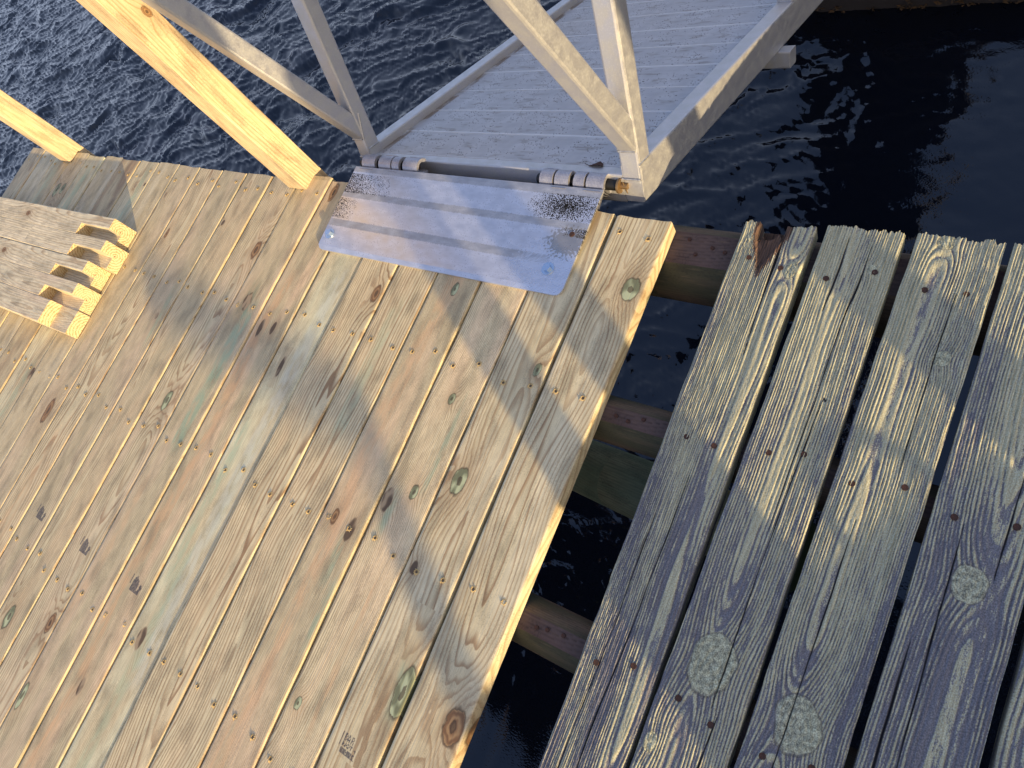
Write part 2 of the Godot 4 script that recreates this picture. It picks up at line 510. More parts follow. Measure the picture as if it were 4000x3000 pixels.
func board_params() -> Array:
	var tan_ := [Color(0.83, 0.77, 0.61), Color(0.58, 0.47, 0.335)]
	var out := []
	rng.seed = 77
	var pink := Color(0.81, 0.67, 0.535)
	var grey := Color(0.72, 0.70, 0.62)
	var green := Color(0.73, 0.76, 0.65)
	var brown := Color(0.69, 0.58, 0.445)
	var taupe := Color(0.70, 0.605, 0.50)
	#        cx     d0     slope   s      tint   amt  wob   contrast
	var T := [
		[0.00, 0.010, 0.010, 0.0085, grey, 0.35, 0.020, 1.0],
		[0.015, 0.020, 0.006, 0.0100, grey, 0.35, 0.022, 1.05],
		[-0.10, 0.030, 0.004, 0.0042, pink, 0.45, 0.015, 0.9],
		[0.12, 0.030, 0.004, 0.0040, pink, 0.62, 0.012, 0.8],
		[0.00, 0.012, -0.006, 0.0090, brown, 0.35, 0.026, 1.15],
		[0.05, 0.030, 0.010, 0.0075, brown, 0.30, 0.018, 1.15],
		[-0.16, 0.050, 0.002, 0.0048, green, 0.62, 0.010, 0.7],
		[0.10, 0.040, 0.004, 0.0055, pink, 0.70, 0.015, 0.7],
		[-0.14, 0.040, 0.004, 0.0060, taupe, 0.70, 0.012, 0.7],
		[0.03, 0.020, 0.008, 0.0075, taupe, 0.50, 0.020, 1.0],
		[-0.03, 0.020, -0.008, 0.0070, brown, 0.45, 0.022, 1.0],
		[0.08, 0.030, 0.006, 0.0060, taupe, 0.60, 0.015, 0.9],
		[0.01, 0.015, 0.010, 0.0080, brown, 0.40, 0.022, 1.1],
		[-0.08, 0.030, 0.004, 0.0055, taupe, 0.50, 0.015, 1.0],
		[0.12, 0.030, 0.004, 0.0050, grey, 0.50, 0.012, 0.9],
		[0.00, 0.020, 0.006, 0.0080, green, 0.45, 0.020, 0.9],
		[0.14, 0.040, 0.004, 0.0050, Color(0.40, 0.30, 0.22), 0.75, 0.012, 0.9],
		[-0.12, 0.040, 0.004, 0.0050, grey, 0.60, 0.012, 0.9],
		[0.05, 0.020, 0.006, 0.0070, green, 0.60, 0.020, 0.8],
		[-0.01, 0.016, 0.006, 0.0085, grey, 0.40, 0.020, 0.9],
		[0.10, 0.030, 0.004, 0.0055, green, 0.50, 0.015, 0.9],
		[-0.09, 0.030, 0.004, 0.0055, grey, 0.45, 0.015, 0.9],
		[0.04, 0.020, 0.006, 0.0070, brown, 0.45, 0.020, 1.0]]
	for i in 23:
		var t = T[i]
		var f := rng.randf_range(0.95, 1.04) * (1.0 if i < 7 else 0.94)
		var e: Color = tan_[0] * f
		out.append({"cx": t[0], "d0": t[1], "slope": t[2] * 2.6, "s": t[3], "tint": t[4], "tint_amt": t[5] * 0.70, "wob": t[6], "contrast": t[7],
			"early": Color(e.r, e.g, e.b), "late": tan_[1], "seed": i + 3, "knots": [], "streaks": []})
	# knots: board, x from the board's middle, z, radius, kind (0 ringed brown, 1 pale green, 2 dark scar), squash along z
	for k in [[5, 0.046, 0.327, 0.016, 0, 0.55], [0, 0.037, 0.181, 0.024, 1, 0.75], [3, 0.007, 0.266, 0.011, 1, 0.5], [1, 0.045, 0.414, 0.011, 1, 0.6],
		[2, -0.001, 0.537, 0.010, 1, 0.6], [1, -0.030, 0.707, 0.022, 1, 0.6], [2, 0.011, 0.768, 0.012, 1, 0.6], [2, -0.052, 0.807, 0.016, 2, 0.5],
		[3, -0.029, 0.893, 0.011, 0, 0.5], [3, 0.033, 0.904, 0.013, 2, 0.4], [0, 0.043, 1.140, 0.025, 0, 0.6], [1, 0.056, 1.138, 0.024, 1, 0.4],
		[1, -0.047, 0.914, 0.010, 2, 0.6], [13, -0.048, 0.139, 0.008, 2, 0.6], [15, -0.003, 0.118, 0.008, 2, 0.6], [15, 0.056, 0.107, 0.007, 2, 0.8],
		[19, -0.025, 0.197, 0.020, 1, 0.5], [19, 0.022, 0.187, 0.018, 1, 0.6], [12, -0.047, 0.286, 0.009, 0, 0.4], [10, -0.053, 0.206, 0.008, 2, 0.7],
		[9, 0.043, 0.276, 0.018, 0, 0.5], [8, -0.009, 0.447, 0.020, 2, 0.6], [7, 0.012, 0.502, 0.009, 2, 0.4], [7, -0.041, 0.510, 0.010, 2, 0.3],
		[7, -0.036, 0.038, 0.016, 0, 0.45], [9, 0.014, 0.812, 0.018, 1, 0.5], [6, -0.025, 0.601, 0.009, 2, 0.25], [13, 0.013, 1.009, 0.020, 0, 0.4],
		[15, 0.055, 0.928, 0.016, 2, 0.6], [11, 0.019, 0.578, 0.009, 2, 0.7], [10, -0.010, 1.563, 0.020, 1, 0.5], [9, 0.042, 1.497, 0.016, 0, 0.5],
		[6, -0.023, 1.377, 0.016, 2, 0.5], [7, 0.003, 1.558, 0.010, 2, 0.4], [2, -0.039, 1.274, 0.011, 1, 0.7], [8, -0.053, 1.678, 0.014, 1, 0.35]]:
		out[k[0]].knots.append([k[1], k[2], k[3], k[4], k[5]])
	# stains left by the preservative: board, x, z0, z1, half width, colour, strength
	var teal := Color(0.47, 0.62, 0.52)
	var blue := Color(0.74, 0.76, 0.72)
	var ora := Color(0.80, 0.58, 0.40)
	for k in [[8, 0.020, 0.42, 0.95, 0.030, teal, 0.75], [8, -0.010, 0.36, 0.50, 0.028, Color(0.20, 0.32, 0.27), 0.6], [6, 0.030, 0.25, 1.5, 0.030, blue, 0.6],
		[6, -0.030, 0.75, 1.25, 0.020, teal, 0.5], [6, 0.0, 1.1, 2.2, 0.022, teal, 0.4], [4, 0.0, 0.30, 0.75, 0.022, teal, 0.35], [2, 0.030, 0.50, 0.80, 0.006, teal, 0.5],
		[2, -0.03, 0.76, 0.92, 0.018, teal, 0.6], [3, 0.02, 0.90, 1.05, 0.015, teal, 0.6], [7, -0.03, 0.30, 1.9, 0.025, ora, 0.55], [3, -0.02, 0.2, 1.7, 0.028, ora, 0.40],
		[1, 0.05, 1.05, 1.22, 0.020, teal, 0.7], [18, 0.01, 0.05, 0.45, 0.025, teal, 0.7], [15, 0.02, 0.0, 0.5, 0.02, teal, 0.5], [20, 0.0, 0.05, 0.4, 0.03, teal, 0.4],
		[11, 0.04, 0.45, 0.70, 0.012, teal, 0.4], [12, -0.02, 1.0, 1.6, 0.02, ora, 0.35], [15, 0.03, 0.85, 1.3, 0.02, teal, 0.4], [8, -0.04, 1.0, 1.5, 0.02, ora, 0.3],
		[3, 0.05, 1.0, 1.2, 0.008, teal, 0.6], [2, 0.03, 0.95, 1.35, 0.012, ora, 0.4], [5, -0.02, 0.4, 1.3, 0.02, brown, 0.4], [0, -0.05, 0.75, 1.2, 0.016, Color(0.42, 0.40, 0.36), 0.35]]:
		out[k[0]].streaks.append([k[1], k[2], k[3], k[4], k[5], k[6]])
	return out

func old_params() -> Array:
	# knots: x, z, radius, squash.  cracks: x, z0, z1, half width, drift
	return [
		{"seed": 1, "cx": 0.045, "d0": 0.030, "slope": 0.004, "s": 0.0033, "wob": 0.005, "lichen": 0.18, "bare": 0.50,
			"knots": [[0.052, 0.10, 0.012, 0.6], [-0.045, 0.035, 0.010, 0.8]], "cracks": [[0.02, 0.0, 0.32, 0.0016, 0.0], [0.0, 0.55, 1.4, 0.0022, 0.0], [-0.035, 0.62, 1.5, 0.0012, 0.0], [-0.02, -0.1, 0.09, 0.002, 0.05]],
			"scars": [[-0.010, 0.03, 0.036, 0.100]]},
		{"seed": 2, "cx": -0.008, "d0": 0.012, "slope": 0.010, "s": 0.0045, "wob": 0.006, "lichen": 0.22, "bare": 0.62,
			"knots": [[0.0, 0.865, 0.038, 0.72], [0.035, 0.085, 0.009, 0.8], [-0.052, 1.02, 0.012, 0.7]], "cracks": [[0.012, 0.02, 0.62, 0.0014, 0.0], [0.030, 0.35, 0.95, 0.0018, -0.03], [-0.03, 0.0, 0.2, 0.0012, 0.0], [0.03, 0.92, 1.5, 0.0025, -0.06]]},
		{"seed": 5, "cx": -0.020, "d0": 0.026, "slope": 0.005, "s": 0.0034, "wob": 0.005, "lichen": 0.20, "bare": 0.55,
			"knots": [[-0.005, 0.893, 0.036, 0.75], [-0.020, 0.010, 0.016, 0.8], [0.030, 0.240, 0.014, 0.9]], "cracks": [[0.02, 0.1, 0.5, 0.0012, 0.0], [-0.02, 0.55, 1.2, 0.0016, 0.0]]},
		{"seed": 9, "cx": 0.02, "d0": 0.024, "slope": 0.007, "s": 0.0044, "wob": 0.007, "lichen": 0.10, "bare": 0.45,
			"knots": [[0.0, 0.60, 0.025, 0.8]], "cracks": [[-0.02, 0.5, 1.3, 0.002, 0.0], [0.03, 0.3, 0.6, 0.0014, 0.0], [-0.05, 0.7, 1.3, 0.003, 0.02]]},
		{"seed": 14, "cx": -0.03, "d0": 0.022, "slope": 0.010, "s": 0.0058, "wob": 0.016, "lichen": 0.05, "bare": 0.4,
			"knots": [], "cracks": [[0.0, 0.2, 1.2, 0.002, 0.0]]}]

func make_textures() -> Array:
	jobs.clear()
	for p in board_params(): jobs.append([0, 128, 1792, 0.14, DECK_L, p])
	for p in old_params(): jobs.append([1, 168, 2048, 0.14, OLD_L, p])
	# post / beam timber: perimeter 0.356 m unrolled, four faces
	var pale := {"cx": 0.02, "d0": 0.02, "slope": 0.010, "s": 0.0100, "tint": Color(0.79, 0.67, 0.49), "tint_amt": 0.4, "wob": 0.03, "contrast": 1.0,
		"early": Color(0.80, 0.725, 0.585), "late": Color(0.68, 0.56, 0.41), "seed": 61, "knots": [[-0.02, 0.62, 0.011, 0, 0.7]], "streaks": []}
	var pale2 := pale.duplicate(true)
	pale2.seed = 67; pale2.s = 0.012; pale2.cx = -0.05; pale2.knots = [[0.04, 0.3, 0.006, 2, 0.7]]; pale2.contrast = 0.6
	var stk := {"cx": 0.0, "d0": 0.016, "slope": 0.012, "s": 0.0085, "tint": Color(0.80, 0.75, 0.64), "tint_amt": 0.4, "wob": 0.03, "contrast": 1.0,
		"early": Color(0.85, 0.795, 0.66), "late": Color(0.69, 0.60, 0.465), "seed": 71, "knots": [[-0.06, 0.35, 0.012, 0, 0.6], [0.05, 0.75, 0.012, 0, 0.6]], "streaks": []}
	var stk2 := stk.duplicate(true)
	stk2.seed = 83; stk2.cx = 0.05; stk2.s = 0.007; stk2.tint = Color(0.66, 0.57, 0.48); stk2.knots = [[0.03, 0.22, 0.013, 0, 0.6]]
	jobs.append([0, 256, 768, 0.356, 1.4, pale])
	jobs.append([0, 256, 768, 0.356, 1.4, pale2])
	jobs.append([0, 256, 768, 0.356, 1.4, stk])
	jobs.append([0, 256, 768, 0.356, 1.4, stk2])
	var log_ := {"cx": 0.0, "d0": 0.03, "slope": 0.004, "s": 0.006, "tint": Color(0.22, 0.22, 0.15), "tint_amt": 0.9, "wob": 0.03, "contrast": 0.9,
		"early": Color(0.40, 0.33, 0.26), "late": Color(0.28, 0.21, 0.17), "seed": 91, "knots": [], "streaks": []}
	jobs.append([0, 256, 512, 0.4, 1.6, log_])
	var mossy := log_.duplicate(true)
	mossy.seed = 95; mossy.early = Color(0.60, 0.60, 0.47); mossy.late = Color(0.46, 0.46, 0.34); mossy.tint = Color(0.42, 0.48, 0.38); mossy.tint_amt = 0.7
	mossy.streaks = [[0.09, 1.34, 1.60, 0.012, Color(0.42, 0.22, 0.12), 0.8]]
	jobs.append([0, 256, 512, 0.4, 1.6, mossy])
	var worn := log_.duplicate(true)
	worn.seed = 99; worn.early = Color(0.34, 0.28, 0.26); worn.late = Color(0.23, 0.18, 0.165); worn.tint = Color(0.33, 0.22, 0.19); worn.tint_amt = 0.6; worn.s = 0.004; worn.cx = 0.12
	jobs.append([0, 128, 768, 0.2, 1.6, worn])
	var th := []
	for k in 4:
		var t := Thread.new()
		t.start(run_jobs.bind(k, 4))
		th.append(t)
	var res := []
	res.resize(jobs.size())
	for t in th:
		var d: Dictionary = t.wait_to_finish()
		for i in d: res[i] = d[i]
	return res

func build_water() -> void:
	var xs := []
	var zs := []
	var add := func(a: Array, lo: float, hi: float, step: float, far: float):
		var v := lo
		var s := step
		var left := []
		while v > -far:
			s *= 1.35
			v -= s
			left.append(v)
		left.reverse()
		a.append_array(left)
		v = lo
		while v < hi:
			a.append(v)
			v += step
		s = step
		while v < far:
			a.append(v)
			s *= 1.35
			v += s
	add.call(xs, -18.8, 1.2, 0.030, 260.0)
	add.call(zs, -6.0, 1.3, 0.028, 260.0)
	var n1 := noise(101, 1.0, 1)
	var n2 := noise(102, 1.0, 2)
	var dirs := []
	rng.seed = 5
	for k in 18:
		var wl := 0.92 * pow(0.868, k)
		var a := deg_to_rad(rng.randf_range(-26, 26)) + deg_to_rad(75.0)
		dirs.append([cos(a) * TAU / wl, sin(a) * TAU / wl, rng.randf() * TAU, wl * (0.0120 if k < 8 else 0.0095)])
	var nx := xs.size()
	var nz := zs.size()
	var vv := PackedVector3Array()
	vv.resize(nx * nz)
	for j in nz:
		var z: float = zs[j]
		for i in nx:
			var x: float = xs[i]
			var y := 0.0
			var calm := smoothstep(0.3, -2.2, x + z * 0.15)     # sheltered water behind the old dock is calmer
			if absf(x + 9.0) < 14.0 and absf(z + 2.4) < 9.0:
				var amp := 0.10 + 0.90 * calm
				var wx := n1.get_noise_2d(x * 1.1, z * 1.1) * 0.22
				var wz := n1.get_noise_2d(x * 1.1 + 40.0, z * 1.1) * 0.22
				for d in dirs:
					y += sin((x + wx) * d[0] + (z + wz) * d[1] + d[2]) * d[3]
				y *= 0.7 + 0.6 * n1.get_noise_2d(x * 0.6 + 9.0, z * 0.6)
				var sa := x * 0.967 - z * 0.255
				var sc := x * 0.255 + z * 0.967
				var c := absf(n2.get_noise_2d(sa * 1.0 + wx * 2.0, sc * 3.1))
				y += (1.0 - minf(c * 2.6, 1.0)) * (1.0 - minf(c * 2.6, 1.0)) * 0.021
				c = absf(n2.get_noise_2d(sa * 3.4 + 70.0, sc * 6.8 + wx * 6.0))
				y += (1.0 - minf(c * 2.2, 1.0)) * 0.0082
				y *= amp * 1.12
			vv[j * nx + i] = Vector3(x, WATER_Y + y, z)
	var idx := PackedInt32Array()
	for j in nz - 1:
		for i in nx - 1:
			var a := j * nx + i
			idx.append_array([a, a + 1, a + nx + 1, a, a + nx + 1, a + nx])
	var nn := PackedVector3Array()
	nn.resize(vv.size())
	for j in nz:
		for i in nx:
			var a := vv[j * nx + max(i - 1, 0)]
			var b := vv[j * nx + min(i + 1, nx - 1)]
			var c := vv[max(j - 1, 0) * nx + i]
			var d := vv[min(j + 1, nz - 1) * nx + i]
			nn[j * nx + i] = Vector3(-(b.y - a.y) / (b.x - a.x), 1.0, -(d.y - c.y) / (d.z - c.z)).normalized()
	var arr := []
	arr.resize(Mesh.ARRAY_MAX)
	arr[Mesh.ARRAY_VERTEX] = vv
	arr[Mesh.ARRAY_NORMAL] = nn
	arr[Mesh.ARRAY_INDEX] = idx
	var mesh := ArrayMesh.new()
	mesh.add_surface_from_arrays(Mesh.PRIMITIVE_TRIANGLES, arr)
	# fine ripples
	var w := 512
	var img := Image.create(w, w, false, Image.FORMAT_RGB8)
	var nf := noise(111, 0.045, 3)
	for y in w:
		for x in w:
			var fx := float(x) / w
			var fy := float(y) / w
			var a := lerpf(nf.get_noise_2d(x, y * 1.7), nf.get_noise_2d(x - w, y * 1.7), fx)
			var b := lerpf(nf.get_noise_2d(x, (y - w) * 1.7), nf.get_noise_2d(x - w, (y - w) * 1.7), fx)
			var v := 1.0 - absf(lerpf(a, b, fy)) * 1.6
			img.set_pixel(x, y, Color(v, v, v))
	img.bump_map_to_normal_map(3.0)
	img.generate_mipmaps()
	var m := mat(Color(0.036, 0.052, 0.085), 0.04)
	m.metallic_specular = 0.48
	m.normal_enabled = true
	m.normal_texture = ImageTexture.create_from_image(img)
	m.normal_scale = 0.05
	m.uv1_triplanar = true
	m.uv1_world_triplanar = true
	m.uv1_scale = Vector3.ONE * 0.9
	M.water = m
	var o := part("water", mesh, m, self)
	o.set_meta("kind", "structure")

# --- new deck
func board_mesh(x0: float, x1: float, z0: float, z1: float, yo: float, tilt: float, seed_: int, rag: float) -> ArrayMesh:
	var r := RandomNumberGenerator.new()
	r.seed = seed_
	var w := x1 - x0
	var th := 0.038
	var rad := 0.0035
	var st := st_new()
	var ns := 26
	var rings := []
	var prof := []     # x from the left, y from the top, u
	for a in [[0.0, -rad], [rad * 0.3, -rad * 0.3], [rad, 0.0], [rad * 2.2, 0.0], [w * 0.33, -0.0004], [w * 0.67, -0.0004], [w - rad * 2.2, 0.0], [w - rad, 0.0], [w - rad * 0.3, -rad * 0.3], [w, -rad], [w, -th], [0.0, -th]]:
		prof.append(Vector2(a[0], a[1]))
	var us := [0.0, 0.01, 0.025, 0.055, 0.33, 0.67, 0.945, 0.975, 0.99, 1.0, 0.90, 0.10]
	var n: FastNoiseLite = N.a
	var vs := []
	for j in ns + 1:
		var t := float(j) / ns
		var z := lerpf(z0, z1, t)
		var ring := []
		for i in prof.size():
			var p: Vector2 = prof[i]
			var q := p.x - w * 0.5
			var wav := n.get_noise_2d(z * 4.0, seed_ * 9.0 + (3.0 if q > 0 else 0.0)) * 0.0011
			var y := p.y + yo + q * tilt + n.get_noise_2d(z * 0.8, seed_ * 5.0) * 0.0012
			var zz := z
			if j == 0: zz += n.get_noise_2d(p.x * 60.0, seed_ * 3.0) * rag
			ring.append(Vector3(x0 + p.x + wav, y, zz))
		rings.append(ring)
		vs.append(z / DECK_L)
	var np := prof.size()
	for j in ns:
		for i in np:
			var k := (i + 1) % np
			st.set_smooth_group(1 if i < 9 else 2 + i)
			var u0: float = us[i]
			var u1: float = us[k]
			quad(st, rings[j][i], rings[j + 1][i], rings[j + 1][k], rings[j][k], Vector2(u0, vs[j]), Vector2(u0, vs[j + 1]), Vector2(u1, vs[j + 1]), Vector2(u1, vs[j]))
	st.set_smooth_group(0xFFFFFFFF)
	cap(st, rings[0], false)
	cap(st, rings[-1], true)
	return done(st)

func screw_meshes() -> Array:
	# raised torn collar of pale chips round a sunk screw head
	var out := []
	for v in 3:
		var st := st_new()
		var r := RandomNumberGenerator.new()
		r.seed = 40 + v
		var n := 10
		for i in n:
			var a0 := TAU * i / n
			var a1 := TAU * (i + 1) / n
			var h0 := r.randf_range(0.0006, 0.0030)
			var o0 := r.randf_range(0.0060, 0.0105)
			var d0 := Vector3(cos(a0), 0, sin(a0))
			var d1 := Vector3(cos(a1), 0, sin(a1))
			var dm := (d0 + d1).normalized()
			quad(st, d0 * o0, dm * 0.0050 + Vector3.UP * h0, d1 * 0.0034, d0 * 0.0034)
			tri(st, d0 * o0, d1 * 0.0055, dm * 0.0050 + Vector3.UP * h0)
		var head := st_new()
		bar(head, circle(0.0040, 10), Transform3D(Basis(Vector3.RIGHT, -PI / 2), Vector3(0, -0.004, 0)), 0.0043)
		out.append([done(st), done(head)])
	return out

func build_new_deck(tex: Array) -> void:
	var deck := thing("new_deck", "new pale treated-pine dock deck of closely laid planks", "deck")
	var gaps := [0.0, 0.0085, 0.0055, 0.0045, 0.0040, 0.0048, 0.0044, 0.0065, 0.0044, 0.0044, 0.0042, 0.0042, 0.0046, 0.0046, 0.0042, 0.004, 0.004, 0.004, 0.004, 0.004, 0.004, 0.004, 0.004, 0.0]
	var sm := screw_meshes()
	var rows := [0.060, 0.450, 0.904, 1.388, 1.850, 2.320]
	rng.seed = 900
	for i in 23:
		var x1: float = -PITCH * i - (gaps[i] + (0.0013 if i > 2 else 0.0)) * 0.5
		var x0: float = -PITCH * (i + 1) + (gaps[i + 1] + (0.0013 if i > 1 else 0.0)) * 0.5
		var yo := rng.randf_range(-0.0012, 0.0014) * (1.0 if i < 5 else 1.5)
		if i == 8 or i == 9 or i == 12: yo += 0.0016
		if i == 7 or i == 6: yo -= 0.0008
		var tilt := rng.randf_range(-0.010, 0.010)
		var z0 := rng.randf_range(-0.004, 0.004)
		if i > 8: z0 += 0.006
		if i == 8: z0 -= 0.010
		var img: Image = tex[i]
		if i in [7, 9, 11]:
			stamp(img, 0.14, DECK_L, -0.020, 1.262, ["#....##.........", "#...####........", "#...######......", "#..#######......", "#..########..##.", "#..########.####", "#..########..###", "...########..##.", "...########.###.", "...############.", "...############."], 0.0036, i)
		if i == 1:
			stamp(img, 0.14, DECK_L, -0.040, 1.262, ["#..##..#..##.......", "#..#.#.#..#.#......", "#..##.#.#.##.......", "#..#.####.#.#......", "#..##.#.#.#.#......", "#..................", "#..#..#.##.###.....", "#..##.##..#.#...##.", "#..#.##.##..#....#.", "#..................", "...######.#####.##.", "...############.#..", "...######.#####.##.", "...################"], 0.0027, i)
		var m := img_mat(img, 0.72)
		m.normal_enabled = true
		m.normal_texture = M.fibre
		m.normal_scale = 0.22
		var pl := part("plank", board_mesh(x0, x1, z0, DECK_L, yo, tilt, 300 + i, 0.0035), m, deck)
		for rz in rows:
			if rz > 1.95: continue
			for s in [-1, 1]:
				var xx: float = (x0 + x1) / 2 + s * 0.036 + rng.randf_range(-0.010, 0.010)
				var v := rng.randi() % 3
				var zz: float = rz + rng.randf_range(-0.016, 0.016)
				if zz < 0.1 and i < 8 and i > 0: continue     # under the hinge plate
				var sc := part("screw", sm[v][1], M.screw, pl, Transform3D(Basis(Vector3.UP, rng.randf() * TAU), Vector3(xx, yo + (xx - (x0 + x1) / 2) * tilt, zz)))
				part("wood_chips", sm[v][0], M.chip, sc, Transform3D(Basis.IDENTITY, Vector3(0, 0.0004, 0)))

# --- weathered deck
func build_old_deck(tex: Array) -> void:
	var deck := thing("weathered_deck", "old grey weathered dock deck of widely gapped lichen-covered planks", "deck")
	#          left/right edge at z = 0, then at z = 1.1, end z
	var B := [[0.155, 0.296, 0.155, 0.294, -0.022], [0.315, 0.453, 0.301, 0.442, -0.033], [0.472, 0.610, 0.450, 0.589, -0.034], [0.621, 0.761, 0.602, 0.742, -0.036], [0.777, 0.915, 0.757, 0.895, -0.036],
		[0.932, 1.07, 0.915, 1.053, -0.035], [1.09, 1.228, 1.07, 1.208, -0.03], [1.245, 1.383, 1.23, 1.368, -0.035], [1.40, 1.538, 1.385, 1.523, -0.03], [1.555, 1.693, 1.54, 1.678, -0.03]]
	var ps := old_params()
	var mats := []
	for k in 5:
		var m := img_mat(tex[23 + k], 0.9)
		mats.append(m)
	var nail := st_new()
	bar(nail, circle(0.0056, 9), Transform3D(Basis(Vector3.RIGHT, -PI / 2), Vector3(0, -0.004, 0)), 0.005, true, 0.0008)
	var nail_mesh := done(nail)
	rng.seed = 321
	for k in B.size():
		var b: Array = B[k]
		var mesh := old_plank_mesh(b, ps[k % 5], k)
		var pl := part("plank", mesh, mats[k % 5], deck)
		if k >= 5:
			for e in [1, 2, 3, 4]:
				part("plank", mesh, mats[(k + e) % 5], deck, Transform3D(Basis.IDENTITY, Vector3(0.776 * e, 0.0008 * e, 0.004 * e)))
			continue
		for rz in [0.065, 0.455, 0.910]:
			for s in [0.26, 0.74]:
				var z: float = rz + rng.randf_range(-0.02, 0.02)
				var t := z / 1.1
				var x: float = lerpf(lerpf(b[0], b[2], t), lerpf(b[1], b[3], t), s + rng.randf_range(-0.05, 0.05))
				part("nail", nail_mesh, M.rust, pl, Transform3D(Basis(Vector3(1, 0, 0.4).normalized(), rng.randf_range(-0.15, 0.15)), Vector3(x, -0.0012, z)))

func old_plank_mesh(b: Array, p: Dictionary, k: int) -> ArrayMesh:
	var nc := OLD_COLS
	var nr := OLD_ROWS if k < 5 else 120
	if k >= 5: nc = 40
	var L := OLD_L
	var na: FastNoiseLite = N.a
	var vv := PackedVector3Array()
	var uv := PackedVector2Array()
	var depth := 0.0034
	var H := PackedFloat32Array()
	H.resize((nc + 1) * (nr + 1))
	for j in nr + 1:
		var zt := L * j / nr
		for i in nc + 1:
			var s := float(i) / nc
			var f := old_field((s - 0.5) * 0.14, zt, p)
			H[j * (nc + 1) + i] = f.x
	for j in nr + 1:
		var zt := L * j / nr
		for i in nc + 1:
			var s := float(i) / nc
			var z: float = b[4] + zt
			# broken end of the first plank and frayed ends of all
			if j < 6:
				var fr := na.get_noise_2d(s * 9.0, k * 7.0) * 0.006 + na.get_noise_2d(s * 40.0, k * 3.0) * 0.0016
				z += fr * (6.0 - j) / 6.0
			if k == 0 and s > 0.24 and s < 0.60:
				var e := 0.030 + 0.012 * na.get_noise_2d(s * 9.0, 4.0)
				z = maxf(z, b[4] + e + (0.0 if s < 0.5 else -0.004) + j * 0.0004)
			var t: float = z / 1.1
			var xl := lerpf(b[0], b[2], t)
			var xr := lerpf(b[1], b[3], t)
			xl += na.get_noise_2d(z * 6.0, k * 11.0) * 0.0010
			xr += na.get_noise_2d(z * 6.0, k * 11.0 + 5.0) * 0.0010
			var y: float = (H[j * (nc + 1) + i] - 0.8) * depth
			var ed: float = minf(s, 1.0 - s) * 0.14
			if ed < 0.006: y -= pow((0.006 - ed) / 0.006, 2.0) * 0.004
			y += na.get_noise_2d(z * 0.9, k * 4.0) * 0.002 + (s - 0.5) * (s - 0.5) * 0.008 - 0.001
			# splintered hollow at the broken end
			if k == 0:
				var dd := absf(s - 0.415) / 0.21 + maxf(0.0, zt - 0.03) / 0.085
				if dd < 1.0: y -= 0.009 * smoothstep(0.0, 0.15, 1.0 - dd)
			vv.append(Vector3(lerpf(xl, xr, s), y, z))
			uv.append(Vector2(s, zt / L))
	var nn := PackedVector3Array()
	nn.resize(vv.size())
	for j in nr + 1:
		for i in nc + 1:
			var a := vv[j * (nc + 1) + max(i - 1, 0)]
			var c := vv[j * (nc + 1) + min(i + 1, nc)]
			var d := vv[max(j - 1, 0) * (nc + 1) + i]
			var e := vv[min(j + 1, nr) * (nc + 1) + i]
			nn[j * (nc + 1) + i] = (e - d).cross(c - a).normalized()
	var idx := PackedInt32Array()
	for j in nr:
		for i in nc:
			var a := j * (nc + 1) + i
			idx.append_array([a, a + 1, a + nc + 2, a, a + nc + 2, a + nc + 1])
	var arr := []
	arr.resize(Mesh.ARRAY_MAX)
	arr[Mesh.ARRAY_VERTEX] = vv
	arr[Mesh.ARRAY_NORMAL] = nn
	arr[Mesh.ARRAY_TEX_UV] = uv
	arr[Mesh.ARRAY_INDEX] = idx
	var mesh := ArrayMesh.new()
	mesh.add_surface_from_arrays(Mesh.PRIMITIVE_TRIANGLES, arr)
	# sides, ends and underside
	var st := st_new()
	var down := Vector3(0, -0.036, 0)
	for j in range(0, nr, 2):
		var j2: int = min(j + 2, nr)
		var v0 := float(j) / nr
		var v1 := float(j2) / nr
		var a := vv[j * (nc + 1)]
		var c := vv[j2 * (nc + 1)]
		quad(st, a, c, c + down, a + down, Vector2(0, v0), Vector2(0, v1), Vector2(0.25, v1), Vector2(0.25, v0))
		a = vv[j * (nc + 1) + nc]
		c = vv[j2 * (nc + 1) + nc]
		quad(st, c, a, a + down, c + down, Vector2(1, v1), Vector2(1, v0), Vector2(0.75, v0), Vector2(0.75, v1))
	for i in nc:
		for jj in [0, nr]:
			var a := vv[jj * (nc + 1) + i]
			var c := vv[jj * (nc + 1) + i + 1]
			var u := float(i) / nc
			if jj == 0: quad(st, a, c, c + down, a + down, Vector2(u, 0), Vector2(u, 0), Vector2(u, 0.03), Vector2(u, 0.03))
			else: quad(st, c, a, a + down, c + down, Vector2(u, 1), Vector2(u, 1), Vector2(u, 0.97), Vector2(u, 0.97))
	var q0 := vv[0] + down
	var q1 := vv[nc] + down
	var q2 := vv[nr * (nc + 1) + nc] + down
	var q3 := vv[nr * (nc + 1)] + down
	quad(st, q0, q1, q2, q3, Vector2(0, 0), Vector2(1, 0), Vector2(1, 1), Vector2(0, 1))
	return done(st, mesh)

